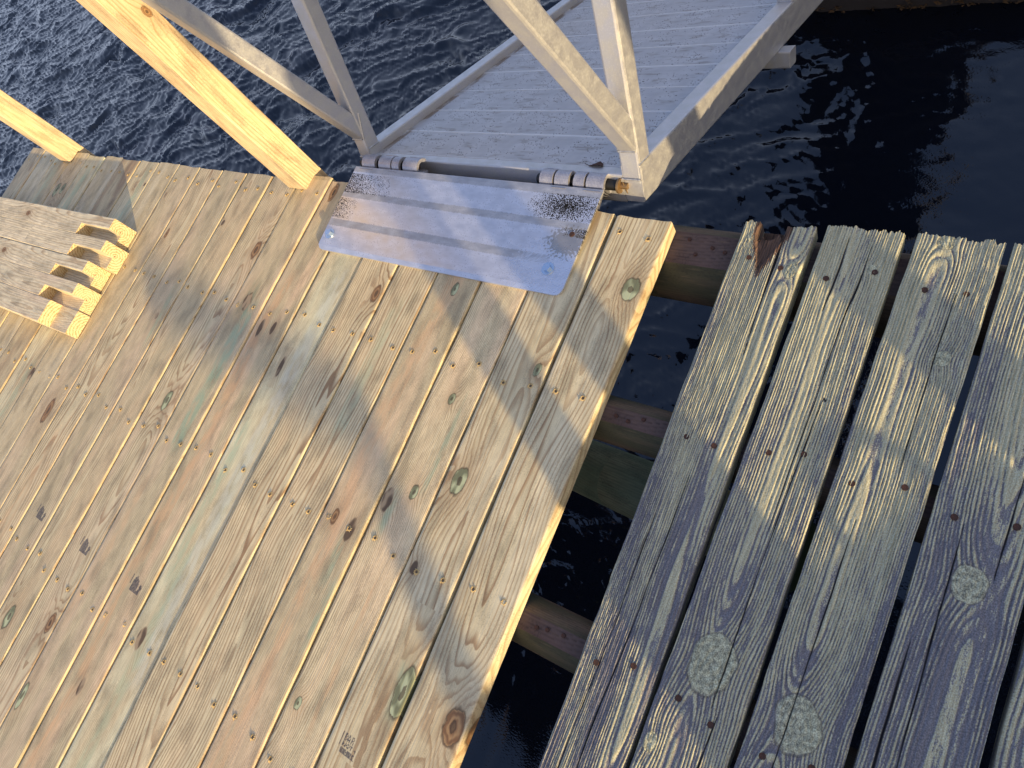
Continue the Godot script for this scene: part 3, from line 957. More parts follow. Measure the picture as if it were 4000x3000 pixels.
func build_added_bank() -> void:  # unseen bank, added and raised to keep low sun off float and water
	var st := st_new()
	st.set_smooth_group(1)
	var n := noise(301, 0.35, 3)
	var nx := 40
	var nz := 60
	var f := func(i: int, j: int) -> Vector3:
		var u := float(i) / nx
		var x := 4.6 + u * u * 120.0
		var z := -90.0 + 180.0 * j / nz
		return Vector3(x + n.get_noise_2d(z, 3.0) * 0.5, lerpf(-4.2, 0.0, smoothstep(0.0, 0.10, u)) + 1.0 * smoothstep(0.08, 0.16, u) + n.get_noise_2d(x, z) * 0.08, z)
	for j in nz:
		for i in nx:
			quad(st, f.call(i, j), f.call(i, j + 1), f.call(i + 1, j + 1), f.call(i + 1, j))
	var m := mat(Color(0.30, 0.31, 0.22), 0.95)
	var o := part("shore", done(st), m, self)
	o.set_meta("kind", "structure")

# --- timber structure under the decks
func log_mesh(length: float, r: float, flat: float, n := 20, taper := 1.0) -> Array:
	# along local x from 0, flat top at y = 0
	var cy := -sqrt(r * r - flat * flat)
	var rings := []
	var vs := []
	var ns := 24
	var a0 := asin(flat / r)
	for j in ns + 1:
		var x := length * j / ns
		var ring := PackedVector3Array()
		var rr := r * lerpf(1.0, taper, float(j) / ns)
		for i in n:
			var a := a0 + (TAU - 2 * a0) * i / (n - 1)
			var w: float = 1.0 + N.a.get_noise_2d(x * 2.0 + r * 90.0, i * 0.8) * 0.03
			if i == 0 or i == n - 1: w = 1.0
			ring.append(Vector3(x, cy + cos(a) * rr * w, sin(a) * rr * w))
		rings.append(ring)
		vs.append(x / 1.6)
	var st := st_new()
	st.set_smooth_group(1)
	for j in ns:
		for i in n - 1:
			quad(st, rings[j][i], rings[j + 1][i], rings[j + 1][i + 1], rings[j][i + 1], Vector2(float(i) / n, vs[j]), Vector2(float(i) / n, vs[j + 1]), Vector2((i + 1.0) / n, vs[j + 1]), Vector2((i + 1.0) / n, vs[j]))
	st.set_smooth_group(0xFFFFFFFF)
	cap(st, rings[0], false)
	cap(st, rings[-1], true)
	var top := st_new()
	for j in ns:
		quad(top, rings[j][0], rings[j][n - 1], rings[j + 1][n - 1], rings[j + 1][0], Vector2(0, vs[j]), Vector2(flat / 0.2, vs[j]), Vector2(flat / 0.2, vs[j + 1]), Vector2(0, vs[j + 1]))
	return [done(st), done(top)]

func build_substructure(tex: Array) -> void:
	var m := img_mat(tex[32], 0.92)
	var wm := img_mat(tex[34], 0.92)
	var nail := st_new()
	bar(nail, circle(0.0045, 8), Transform3D(Basis(Vector3.RIGHT, -PI / 2), Vector3.ZERO), 0.004, true, 0.0008)
	var nm := done(nail)
	var spec := [[0.040, 0.086, 0.040, "thick round log beam with flat nailed top at the water end of both decks", 0.0],
		[0.455, 0.052, 0.018, "slim round log beam with rusty nails, second from the water end", 0.0],
		[0.910, 0.052, 0.018, "slim rust-stained log beam crossing the gap farthest from the gangway", 0.0],
		[1.390, 0.052, 0.018, "slim log beam hidden under the deck planks", 0.0],
		[1.850, 0.052, 0.018, "hidden log beam carrying the shore end of the new deck", 0.0],
		[2.480, 0.100, 0.040, "thick hidden log beam at the shore end of the new deck", 0.0]]
	rng.seed = 55
	for k in spec.size():
		var s: Array = spec[k]
		var b := thing("log_beam", s[3], "beam", Transform3D(Basis.IDENTITY, Vector3(-3.22, -0.0385, s[0])))
		var lm := log_mesh(8.1, s[1], s[2])
		part("log", lm[0], m, b)
		part("worn_top", lm[1], wm, b)
		if k < 3:
			for i in (5 if k == 0 else 3):
				part("nail", nm, M.rust, b, Transform3D(Basis(Vector3.RIGHT, rng.randf_range(-0.4, 0.4)), Vector3(3.22 + 0.035 + 0.03 * i + rng.randf_range(-0.006, 0.006), -0.0005, rng.randf_range(-0.6, 0.6) * s[2])))
	# splash of flat board pieces on the first beam: a split cap timber
	var br := thing("brace_log", "greenish round brace log with a rust-streaked bolt, under the gap between the decks", "brace", along(Vector3(-1.55, -0.92, 0.37), Vector3(0.070, -0.350, 0.545)))
	var st := st_new()
	var rings := []
	var vs := []
	for j in 21:
		var z := 2.10 * j / 20
		var rr: float = lerpf(0.070, 0.078, j / 20.0)
		rings.append(ring_at(circle(rr, 22), Transform3D(Basis.IDENTITY, Vector3(0, 0, z)))); vs.append(z / 1.6)
	loft(st, rings, vs, true)
	var green := img_mat(tex[33], 0.9)
	part("log", done(st), green, br)
	st = st_new()
	bar(st, circle(0.011, 10), Transform3D(Basis(Vector3.RIGHT, -PI / 2), Vector3(-0.01, 0.068, 1.46)), 0.014)
	part("bolt", done(st), M.rust, br)
	# piles carrying the beams
	var pm := st_new()
	loft(pm, [ring_at(circle(0.12, 18), Transform3D(Basis(Vector3.RIGHT, -PI / 2), Vector3(0, -3.6, 0))), ring_at(circle(0.11, 18), Transform3D(Basis(Vector3.RIGHT, -PI / 2), Vector3.ZERO))], [0.0, 1.0], true)
	var pile := done(pm)
	for k in [[-2.6, 0.040], [-1.75, 0.040], [1.3, 0.040], [-2.6, 2.48], [-0.8, 2.48], [1.3, 2.48], [3.4, 0.040], [3.4, 2.48]]:
		var p := thing("dock_pile", "round timber pile standing in the water under the deck", "pile", Transform3D(Basis.IDENTITY, Vector3(k[0], -0.205, k[1])), "piles under the decks")
		part("trunk", pile, m, p)

# --- railing posts and the stack of notched posts
func rect_prof(pts: Array, bev: float) -> PackedVector2Array:
	# chamfer each corner of a polygon
	var out := PackedVector2Array()
	var n := pts.size()
	for i in n:
		var p: Vector2 = pts[i]
		out.append(p + (pts[(i + n - 1) % n] - p).normalized() * bev)
		out.append(p + (pts[(i + 1) % n] - p).normalized() * bev)
	return out

func prism_parts(side: SurfaceTool, endst: SurfaceTool, poly: PackedVector2Array, z0: float, z1: float, size: float, cap0: bool, cap1: bool) -> void:
	# prism of a polygon (x, y) along z, ends into endst
	var r0 := PackedVector3Array()
	var r1 := PackedVector3Array()
	for p in poly:
		r0.append(Vector3(p.x, p.y, z0)); r1.append(Vector3(p.x, p.y, z1))
	loft(side, [r0, r1], [z0 / 1.4, z1 / 1.4], false, 0)
	var t := Geometry2D.triangulate_polygon(poly)
	for e in [[z0, cap0], [z1, cap1]]:
		if not e[1]: continue
		for i in range(0, t.size(), 3):
			var q := []
			for k in 3:
				var p := poly[t[i + k]]
				q.append([Vector3(p.x, p.y, e[0]), p / size + Vector2(0.5, 0.0)])
			tri(endst, q[0][0], q[1][0], q[2][0], q[0][1], q[1][1], q[2][1])

func build_posts(tex: Array) -> void:
	var S := 0.089
	# standing posts: front half sits on the deck, back half runs down past the plank ends
	for k in 2:
		var x: float = [-1.263, -2.846][k]
		var zc: float = [-0.003, 0.012][k]
		var o := thing("railing_post", ["square pale-yellow timber post standing beside the hinged metal plate", "square pale-yellow timber post standing near the outer corner of the new deck"][k], "post", Transform3D(Basis.IDENTITY, Vector3(x, 0, zc)), "new railing posts")
		var side := st_new()
		var en := st_new()
		# local z up: rotate so polygon plane is horizontal
		var full := rect_prof([Vector2(-S / 2, -S / 2), Vector2(S / 2, -S / 2), Vector2(S / 2, S / 2), Vector2(-S / 2, S / 2)], 0.003)
		var back := 0.0
		back = -zc - 0.006
		var half := rect_prof([Vector2(-S / 2, -back), Vector2(S / 2, -back), Vector2(S / 2, S / 2), Vector2(-S / 2, S / 2)], 0.002)
		prism_parts(side, en, full, 0.003, 1.15, S, true, true)
		prism_parts(side, en, half, -0.24, 0.003, S, true, false)
		var mesh := done(side)
		mesh = done(en, mesh)
		var mi := part("timber", mesh, null, o, Transform3D(Basis(Vector3.RIGHT, -PI / 2), Vector3.ZERO))
		mi.set_surface_override_material(0, M["post%d" % k])
		mi.set_surface_override_material(1, M.end0)
	# stack of notched posts lying on the deck, ends towards +x; local z = world x, local x = -world z, local y = up
	var Z := [0.308, 0.395, 0.486, 0.573, 0.661]
	var X := [-1.996, -1.966, -2.002, -1.981, -1.973]
	var yaw := [0.012, 0.010, 0.010, 0.009, 0.008]
	var lab := ["pale notched timber post lying on the deck, outermost of five towards the water", "pale notched timber post lying second from the water side of the row",
		"notched timber post with a knot by its notch, middle of the row of five", "brown-streaked notched timber post lying second from the inner side of the row", "dark-grained timber post with a full-width lap cut, innermost of the row"]
	for k in 5:
		var o := thing("notched_post", lab[k], "post", Transform3D(Basis(Vector3.UP, yaw[k]), Vector3(X[k], 0.0018, Z[k] + S / 2)), "notched posts lying on the new deck")
		var side := st_new()
		var en := st_new()
		var h := S / 2
		var full := rect_prof([Vector2(-h, 0), Vector2(h, 0), Vector2(h, S), Vector2(-h, S)], 0.003)
		var ell: PackedVector2Array
		var nl := 0.203
		if k < 4:     # quarter cut away on the near upper side (near = -local x)
			ell = rect_prof([Vector2(-h, 0), Vector2(h, 0), Vector2(h, S), Vector2(0.002, S), Vector2(0.002, 0.042), Vector2(-h, 0.042)], 0.0012)
			if k == 3: nl = 0.21
		else:
			ell = rect_prof([Vector2(-h, 0), Vector2(h, 0), Vector2(h, 0.045), Vector2(-h, 0.045)], 0.0015)
			nl = 0.12
		prism_parts(side, en, full, -1.22, -nl, S, true, true)
		prism_parts(side, en, ell, -nl, 0.0, S, false, true)
		var mesh := done(side)
		mesh = done(en, mesh)
		var mi := part("timber", mesh, null, o, Transform3D(Basis(Vector3(0, 0, -1), Vector3.UP, Vector3(1, 0, 0)), Vector3.ZERO))
		mi.set_surface_override_material(0, M["stack%d" % (1 if k == 4 or k == 3 else 0)] if k != 1 else M.stack2)
		mi.set_surface_override_material(1, M["end%d" % k])

# --- gangway
var GO := Vector3(-0.6, 0.0, -0.1033)
var GB: Basis
func gw(a: float, b: float, c: float) -> Vector3:
	return GO + GB.x * a - GB.z * b + GB.y * c

func build_gangway() -> void:
	var th := 0.4006
	var ps := 0.0564
	var ro := 0.0662
	var u := Vector3(cos(ps), 0, sin(ps))
	var hd := Vector3(sin(ps), 0, -cos(ps))
	var g := hd * cos(th) + Vector3(0, -sin(th), 0)
	var n := Vector3(0, cos(th), 0) + hd * sin(th)
	var u2 := u * cos(ro) + n * sin(ro)
	var n2 := n * cos(ro) - u * sin(ro)
	GB = Basis(u2, n2, -g)
	var G := thing("gangway", "silver aluminium gangway with ribbed planks and tube railings sloping down to the float", "gangway", Transform3D(GB, GO))
	# local: x = across, y = normal, -z = downhill
	var L := 6.40
	var ct := 0.0263
	var cb := -0.0700
	var beam := rrect(0.050, ct - cb, 0.005, 2)
	var aR := 0.4720
	var aL := -0.4775
	for s in [[aR, "side_beam"], [aL, "side_beam"]]:
		var st := st_new()
		bar(st, beam, Transform3D(Basis.IDENTITY, Vector3(s[0], (ct + cb) / 2, -L)), L - 0.002, false, 0.0015)
		part(s[1], done(st), M.alu, G)
	# end beam across the front
	var st := st_new()
	bar(st, rrect(0.034, 0.074, 0.004, 2), Transform3D(Basis(Vector3(0, 0, 1), Vector3.UP, Vector3.LEFT), Vector3(aR - 0.0255, -0.037, -0.018)), aR - aL - 0.051)
	part("end_beam", done(st), M.alu, G)
	# ribbed deck planks
	var pw := 0.1412
	var pr := PackedVector2Array()      # (z forward from plank start, y)
	var ribs := 22
	pr.append(Vector2(0.0, -0.028))
	pr.append(Vector2(0.0, -0.0005))
	for i in ribs:
		var z0 := 0.002 + (pw - 0.006) * i / ribs
		var dz := (pw - 0.006) / ribs
		pr.append(Vector2(z0 + dz * 0.10, 0.0))
		pr.append(Vector2(z0 + dz * 0.55, 0.0))
		pr.append(Vector2(z0 + dz * 0.65, -0.0018))
		pr.append(Vector2(z0 + dz * 0.98, -0.0018))
	pr.append(Vector2(pw - 0.0050, 0.0014))
	pr.append(Vector2(pw - 0.0020, 0.0014))
	pr.append(Vector2(pw - 0.0012, -0.028))
	for i in 45:
		st = st_new()
		var z0 := 0.0352 + pw * i
		for k in pr.size() - 1:
			var p := pr[k]
			var q := pr[k + 1]
			quad(st, Vector3(aL + 0.0252, p.y, -p.x), Vector3(aL + 0.0252, q.y, -q.x), Vector3(aR - 0.0252, q.y, -q.x), Vector3(aR - 0.0252, p.y, -p.x),
				Vector2(0, (z0 + p.x) / 2.75), Vector2(0, (z0 + q.x) / 2.75), Vector2(1, (z0 + q.x) / 2.75), Vector2(1, (z0 + p.x) / 2.75))
		part("deck_plank", done(st), M.alu_deck, G, Transform3D(Basis.IDENTITY, Vector3(0, 0, -z0)))
	# cross tubes under the planks, sticking out a little
	for b in [0.86, 1.80, 2.75, 3.70, 4.65, 5.60]:
		st = st_new()
		bar(st, rrect(0.050, 0.050, 0.005, 2), Transform3D(Basis(Vector3(0, 0, 1), Vector3.UP, Vector3.LEFT), Vector3(aR + 0.058, cb - 0.0256, -b)), aR - aL + 0.116, false, 0.001)
		part("cross_tube", done(st), M.alu, G)
	# railings: posts, leaning end braces and rails
	var tp := rrect(0.0520, 0.0520, 0.006, 2)
	var tb := rrect(0.0480, 0.0500, 0.006, 2)
	var ang := deg_to_rad(54.5)
	for s in [aR, aL]:
		st = st_new()
		bar(st, tp, Transform3D(Basis(Vector3.RIGHT, -PI / 2), Vector3(s, -0.020 if s > 0 else 0.0, -0.0272)), 1.10)
		part("railing_post", done(st), M.alu, G)
		st = st_new()
		var z := Vector3(0, sin(ang), cos(ang))
		bar(st, tb, Transform3D(Basis(Vector3.RIGHT, z.cross(Vector3.RIGHT), z), Vector3(s, 0.070, -0.024)), 1.20)
		part("end_brace", done(st), M.alu, G)
		for b in [0.98, 1.95, 2.92, 3.89, 4.86, 5.83]:
			st = st_new()
			bar(st, tp, Transform3D(Basis(Vector3.RIGHT, -PI / 2), Vector3(s, ct + 0.0005, -b)), 1.05)
			part("railing_post", done(st), M.alu, G)
		st = st_new()
		bar(st, rrect(0.0540, 0.0540, 0.006, 2), Transform3D(Basis.IDENTITY, Vector3(s, 1.10, -L)), L + 0.75)
		part("top_rail", done(st), M.alu, G)
		for b in [0.03, 1.0, 1.97, 2.94, 3.91, 4.88]:
			st = st_new()
			tube_between(st, tb, Vector3(s, 0.09, -b - 0.90), Vector3(s, 1.07, -b - 0.06), Vector3.RIGHT)
			if b > 0.5: part("diagonal", done(st), M.alu, G)
	# welds
	rng.seed = 8
	var welds := []
	for s in [aR, aL]:
		var y := -0.010 if s > 0 else 0.002
		var pts := []
		for i in 22: pts.append(Vector3(s - 0.024 + 0.048 * i / 21.0, y, 0.0005))
		welds.append(pts)
		pts = []
		for i in 18: pts.append(Vector3(s - 0.022 + 0.044 * i / 17.0, 0.060, 0.0005))
		welds.append(pts)
		pts = []
		var sx: float = s + 0.0258 * signf(s) if s > 0 else s + 0.0258
		for i in 24: pts.append(Vector3(sx, ct + 0.0005, -0.002 - 0.05 * i / 23.0))
		welds.append(pts)
		pts = []
		for i in 20: pts.append(Vector3(s - 0.020 + 0.04 * i / 19.0, ct + 0.001, -0.98 + 0.0262))
		welds.append(pts)
		pts = []
		for i in 24: pts.append(Vector3(s + (0.026 if s < 0 else -0.026), 0.058 + 0.075 * i / 23.0, -0.002 - 0.02 * i / 23.0))
		welds.append(pts)
	for w in welds:
		st = st_new()
		bead(st, w, 0.0030, rng)
		part("weld_bead", done(st), M.weld, G)
	# hinge knuckles of the gangway, welded to the end beam
	for x in [[-0.944, -0.895], [-0.846, -0.790], [-0.374, -0.336], [-0.276, -0.246]]:
		part("hinge_knuckle", knuckle(x[0], x[1], -1.0), M.knuckle, G, G.transform.affine_inverse())

const PIN := Vector3(0, 0.003, -0.0770)
func knuckle(x0: float, x1: float, dir: float) -> ArrayMesh:
	# strap bent round the pin; dir = +1 runs to the plate, -1 to the gangway beam
	var R := 0.0255
	var r := 0.0165
	var outer := []
	var inner := []
	for i in 19:
		var a := deg_to_rad(lerpf(-200.0, 70.0, i / 18.0))
		outer.append(Vector2(sin(a) * dir, cos(a)) * R)
		inner.append(Vector2(sin(a) * dir, cos(a)) * r)
	# tail
	var tail: Vector2 = Vector2(0.034 * dir, 0.012) if dir > 0 else Vector2(0.026 * dir, 0.004)
	outer.append(tail + Vector2(0, 0.006))
	inner.append(tail - Vector2(0, 0.004))
	var st := st_new()
	var rings := []
	for x in [x0, x1]:
		var ring := PackedVector3Array()
		for p in outer: ring.append(PIN + Vector3(x, p.y, p.x))
		for i in inner.size():
			var p: Vector2 = inner[inner.size() - 1 - i]
			ring.append(PIN + Vector3(x, p.y, p.x))
		rings.append(ring)
	loft(st, rings, [0.0, 1.0], false, 0)
	for e in 2:
		for i in outer.size() - 1:
			var x: float = [x0, x1][e]
			quad(st, PIN + Vector3(x, outer[i].y, outer[i].x), PIN + Vector3(x, outer[i + 1].y, outer[i + 1].x), PIN + Vector3(x, inner[i + 1].y, inner[i + 1].x), PIN + Vector3(x, inner[i].y, inner[i].x))
	return done(st)

# --- hinged transition plate
func build_plate() -> void:
	var x0 := -1.034
	var x1 := -0.188
	var zf := -0.050
	var zn := 0.232
	var P := thing("hinge_plate", "bare aluminium transition plate bolted to the deck with black grit patches", "plate")
	# finish: brushed metal, duller bands, worn grit
	var w := 1024
	var h := 340
	var img := Image.create(w, h, false, Image.FORMAT_RGB8)
	var rgh := Image.create(w, h, false, Image.FORMAT_RGB8)
	var n1 := noise(201, 0.012, 4)
	var n2 := noise(202, 0.16, 2)
	var n3 := noise(203, 0.05, 3)
	for y in h:
		var v := float(y) / h
		for x in w:
			var uu := float(x) / w
			var a := n1.get_noise_2d(x, y * 2.0)
			var br := n2.get_noise_2d(x * 0.10, y * 2.2)
			var c := Color(0.79, 0.795, 0.82) * (1.0 + a * 0.06 + br * 0.02)
			var r := 0.36 + a * 0.08 + br * 0.02
			var vb := v + (uu - 0.5) * -0.03
			var e := n3.get_noise_2d(x * 3.0, y * 3.0) * 0.008
			var band := (vb + e < 0.075) or (absf(vb + e - 0.350) < 0.036) or (absf(vb + e - 0.690) < 0.040 and uu < 0.92 + e * 3.0)
			if band:
				c = Color(0.68, 0.685, 0.70) * (1.0 + a * 0.10 + br * 0.03)
				r = 0.58 + a * 0.1
			# small pits and stains
			var pit := n2.get_noise_2d(x * 0.7 + 400.0, y * 0.7)
			if pit > 0.66 and a > 0.0: c = c.lerp(Color(0.50, 0.50, 0.52), 0.5)
			# grit residue
			var g := -1.0
			if v > 0.085 and v < 0.315: g = maxf(g, 0.52 - uu / 0.17 + (v - 0.1) * 0.9)
			if v > 0.385 and v < 0.62: g = maxf(g, 0.40 - uu / 0.085 * 0.9)
			if v > 0.075 and v < 0.33:
				var d := Vector2((uu - 0.905) / 0.080, (v - 0.19) / 0.115).length()
				g = maxf(g, (1.15 - d) * 1.2)
			if v > 0.39 and v < 0.47: g = maxf(g, (uu - 0.955) * 18.0)
			var gr := n2.get_noise_2d(x * 0.95, y * 1.25) + n3.get_noise_2d(x, y) * 0.35
			if g > -0.6 and gr + g * 0.62 > 0.30:
				c = Color(0.13, 0.13, 0.14)
				r = 0.95
			# scoured patch round the right bolt, dirt above it
			var ds := Vector2((uu - 0.915) / 0.11, (v - 0.83) / 0.26).length() + n3.get_noise_2d(x, y) * 0.35
			if ds < 1.0:
				var sc := n2.get_noise_2d((x + y) * 1.4, (x - y) * 0.12)
				c = c.lerp(Color(0.83, 0.84, 0.87), clampf(0.45 + sc * 0.8, 0.0, 1.0))
				r = lerpf(r, 0.22, 0.6)
			var dd := Vector2((uu - 0.955) / 0.06, (v - 0.52) / 0.13).length() + n3.get_noise_2d(x * 1.4, y * 1.4) * 0.6
			if dd < 1.0: c = c.lerp(Color(0.48, 0.45, 0.40), 0.5)
			img.set_pixel(x, y, c)
			rgh.set_pixel(x, y, Color(r, r, r))
	var m := img_mat(img, 1.0)
	m.roughness_texture = ImageTexture.create_from_image(rgh)
	m.metallic = 0.7
	# sheet: rings round the outline, rolled near edge
	var outl := PackedVector2Array()     # (x, z)
	var rc := 0.020
	for i in 6:
		var a := i / 5.0 * PI / 2
		outl.append(Vector2(x0 + rc - cos(a) * rc, zn - rc + sin(a) * rc))
	for i in 6:
		var a := i / 5.0 * PI / 2
		outl.append(Vector2(x1 - rc + sin(a) * rc, zn - rc + cos(a) * rc))
	outl.append(Vector2(x1, zf))
	outl.append(Vector2(x0, zf))
	var top := func(p: Vector2) -> float: return lerpf(0.0195, 0.0090, (p.y - zf) / (zn - zf)) - (0.0045 * clampf((p.y - zn + 0.012) / 0.012, 0.0, 1.0))
	var st := st_new()
	var ctr := PackedVector2Array()
	for p in outl: ctr.append(Vector2(clampf(p.x, x0 + 0.012, x1 - 0.0015), minf(p.y, zn - 0.013)))
	var uvf := func(p: Vector2) -> Vector2: return Vector2((p.x - x0) / (x1 - x0), (p.y - zf) / (zn - zf))
	# main flat area
	var idx := Geometry2D.triangulate_polygon(outl)
	st.set_smooth_group(0xFFFFFFFF)
	# strips across z so that the sheet bends
	var zs := [zf, zn - 0.045, zn - 0.020, zn - 0.0125, zn - 0.006, zn - 0.002, zn]
	for i in zs.size() - 1:
		var q := []
		for z in [zs[i], zs[i + 1]]:
			var k: float = maxf(0.0, z - (zn - rc))
			var ins := rc - sqrt(maxf(rc * rc - k * k, 0.0))
			q.append([Vector2(x0 + ins, z), Vector2(x1 - ins, z)])
		var pa: Vector2 = q[0][0]
		var pb: Vector2 = q[0][1]
		var pc: Vector2 = q[1][1]
		var pd: Vector2 = q[1][0]
		var T := Vector3(0, -0.0062, 0)
		var va := Vector3(pa.x, top.call(pa), pa.y)
		var vb := Vector3(pb.x, top.call(pb), pb.y)
		var vc := Vector3(pc.x, top.call(pc), pc.y)
		var vd := Vector3(pd.x, top.call(pd), pd.y)
		quad(st, va, vb, vc, vd, uvf.call(pa), uvf.call(pb), uvf.call(pc), uvf.call(pd))
		quad(st, vd + T, vc + T, vb + T, va + T)
		quad(st, vb, vb + T, vc + T, vc, uvf.call(pb), uvf.call(pb), uvf.call(pc), uvf.call(pc))
		quad(st, va + T, va, vd, vd + T, uvf.call(pa), uvf.call(pa), uvf.call(pd), uvf.call(pd))
		if i == 0: quad(st, vb, va, va + T, vb + T)
		if i == zs.size() - 2: quad(st, vd, vc, vc + T, vd + T)
	part("sheet", done(st), m, P)
	# folded lip under the far edge
	st = st_new()
	var lip := PackedVector3Array()
	var lip2 := PackedVector3Array()
	for p in [Vector2(-0.050, 0.0188), Vector2(-0.0035, 0.0110), Vector2(-0.0035, 0.0060), Vector2(-0.012, -0.040), Vector2(-0.015, -0.040), Vector2(-0.010, 0.006), Vector2(-0.044, 0.0130), Vector2(-0.060, -0.018), Vector2(-0.063, -0.016)]:
		lip.append(Vector3(x0 + 0.004, p.y - 0.0062, p.x)); lip2.append(Vector3(x1 - 0.002, p.y - 0.0062, p.x))
	loft(st, [lip, lip2], [0.0, 1.0], false, 0)
	part("folded_lip", done(st), M.knuckle, P)
	for x in [[-1.014, -0.958], [-0.890, -0.860], [-0.330, -0.288], [-0.240, -0.190]]:
		part("hinge_knuckle", knuckle(x[0], x[1] - 0.002, 1.0), M.knuckle, P)
	# pins, bushings
	st = st_new()
	bar(st, circle(0.0130, 16), Transform3D(Basis(Vector3(0, 0, 1), Vector3.UP, Vector3.LEFT), PIN + Vector3(-0.826, 0, 0)), 0.21, true, 0.001)
	var pin := part("hinge_pin", done(st), M.rubber, P)
	st = st_new()
	bar(st, circle(0.0134, 16), Transform3D(Basis(Vector3(0, 0, 1), Vector3.UP, Vector3.LEFT), PIN + Vector3(-0.812, 0, 0)), 0.030, true, 0.001)
	part("rusty_end", done(st), M.rust, pin)
	st = st_new()
	bar(st, circle(0.0130, 16), Transform3D(Basis(Vector3(0, 0, 1), Vector3.UP, Vector3.LEFT), PIN + Vector3(-0.166, 0, 0)), 0.225, true, 0.001)
	pin = part("hinge_pin", done(st), M.rubber, P)
	st = st_new()
	bar(st, circle(0.0185, 18), Transform3D(Basis(Vector3(0, 0, 1), Vector3.UP, Vector3.LEFT), PIN + Vector3(-0.158, 0, 0)), 0.006, true, 0.001)
	part("washer", done(st), M.brass, pin)
	st = st_new()
	bar(st, circle(0.0075, 12), Transform3D(Basis(Vector3(0, 0, 1), Vector3.UP, Vector3.LEFT), PIN + Vector3(-0.140, 0, 0)), 0.020, true, 0.001)
	tube_between(st, circle(0.0014, 6), PIN + Vector3(-0.148, 0.018, 0.002), PIN + Vector3(-0.146, -0.022, 0.004))
	part("cotter_pin", done(st), M.brass, pin)
	# bolts
	for b in [[-1.006, 0.181, 0.3], [-0.247, 0.172, 0.1]]:
		st = st_new()
		var y: float = lerpf(0.0195, 0.0090, (b[1] - zf) / (zn - zf))
		var xf := Transform3D(Basis(Vector3.RIGHT, -PI / 2 + 0.037), Vector3(b[0], y, b[1]))
		bar(st, circle(0.0165, 24), xf, 0.0028, true, 0.0008)
		var bo := part("bolt", done(st), M.zinc, P)
		st = st_new()
		var hx := circle(0.0105, 6)
		bar(st, hx, Transform3D(xf.basis * Basis(Vector3(0, 0, 1), b[2]), xf.origin + Vector3(0, 0.0022, 0)), 0.0085, false, 0.001)
		part("hex_head", done(st), M.zinc, bo)
	st = st_new()
	bar(st, circle(0.007, 7), Transform3D(Basis(Vector3.RIGHT, -PI / 2), Vector3(-0.222, 0.0128, 0.075)), 0.004, true, 0.001)
	part("sheared_bolt", done(st), M.rust, P)

func build_leaf() -> void:
	var st := st_new()
	var pts := [Vector3(0, 0.004, 0), Vector3(0.010, 0.007, 0.006), Vector3(0.020, 0.003, 0.003), Vector3(0.014, 0.002, -0.010), Vector3(0.004, 0.006, -0.014), Vector3(-0.010, 0.003, -0.006), Vector3(-0.022, 0.001, 0.002), Vector3(-0.009, 0.004, 0.005)]
	for i in range(1, pts.size()):
		var a: Vector3 = pts[i]
		var b: Vector3 = pts[1 + i % (pts.size() - 1)]
		tri(st, pts[0], a, b)
		tri(st, pts[0] - Vector3(0, 0.0012, 0), b - Vector3(0, 0.0012, 0), a - Vector3(0, 0.0012, 0))
	var o := thing("dead_leaf", "small crumpled brown leaf lying on the gangway end beam", "leaf", Transform3D(GB, gw(0.36, 0.030, 0.0006)))
	part("blade", done(st), mat(Color(0.25, 0.13, 0.08), 0.8), o)
	st = st_new()
	tube_between(st, circle(0.0009, 5), Vector3(-0.018, 0.002, 0.002), Vector3(-0.036, 0.003, -0.004))
	part("stalk", done(st), mat(Color(0.20, 0.11, 0.07), 0.8), o)

# --- float at the lower end of the gangway
func build_float() -> void:
	var F := thing("floating_dock", "dark timber-sided floating dock with algae along its waterline", "floating dock")
	var dark := mat(Color(0.17, 0.14, 0.125), 0.9)
	var st := st_new()
	bar(st, rrect(4.6, 0.34, 0.01, 1), Transform3D(Basis.IDENTITY, Vector3(0.3, WATER_Y + 0.14, -8.6)), 4.93)
	part("hull", done(st), dark, F)
	st = st_new()
	bar(st, rrect(4.7, 0.045, 0.006, 1), Transform3D(Basis.IDENTITY, Vector3(0.3, WATER_Y + 0.333, -8.65)), 5.00)
	part("deck_frame", done(st), mat(Color(0.34, 0.30, 0.27), 0.9), F)
	var al := st_new()
	rng.seed = 61
	for i in 260:
		var x := rng.randf_range(-1.95, 2.5)
		var y: float = WATER_Y + rng.randf_range(-0.03, 0.05) + N.a.get_noise_2d(x * 3.0, 2.0) * 0.03
		var s := rng.randf_range(0.012, 0.040)
		var c := Vector3(x, y, -3.668)
		for k in 3:
			var d := Vector3(rng.randf_range(-1, 1), rng.randf_range(-0.8, 0.5), rng.randf_range(0.2, 0.8)) * s
			var e := Vector3(rng.randf_range(-1, 1), rng.randf_range(-0.8, 0.5), rng.randf_range(0.2, 0.8)) * s
			tri(al, c, c + d, c + e)
	part("algae", done(al), mat(Color(0.30, 0.22, 0.13), 0.95), F).set_meta("kind", "stuff")

# --- unseen person and added objects outside the picture whose shadows fall into it
func sun_spot(o: float, t: float) -> Vector3:      # o = sideways, t = towards the sun
	return Vector3(0.585 * o + 0.811 * t, 0, -0.811 * o + 0.585 * t)

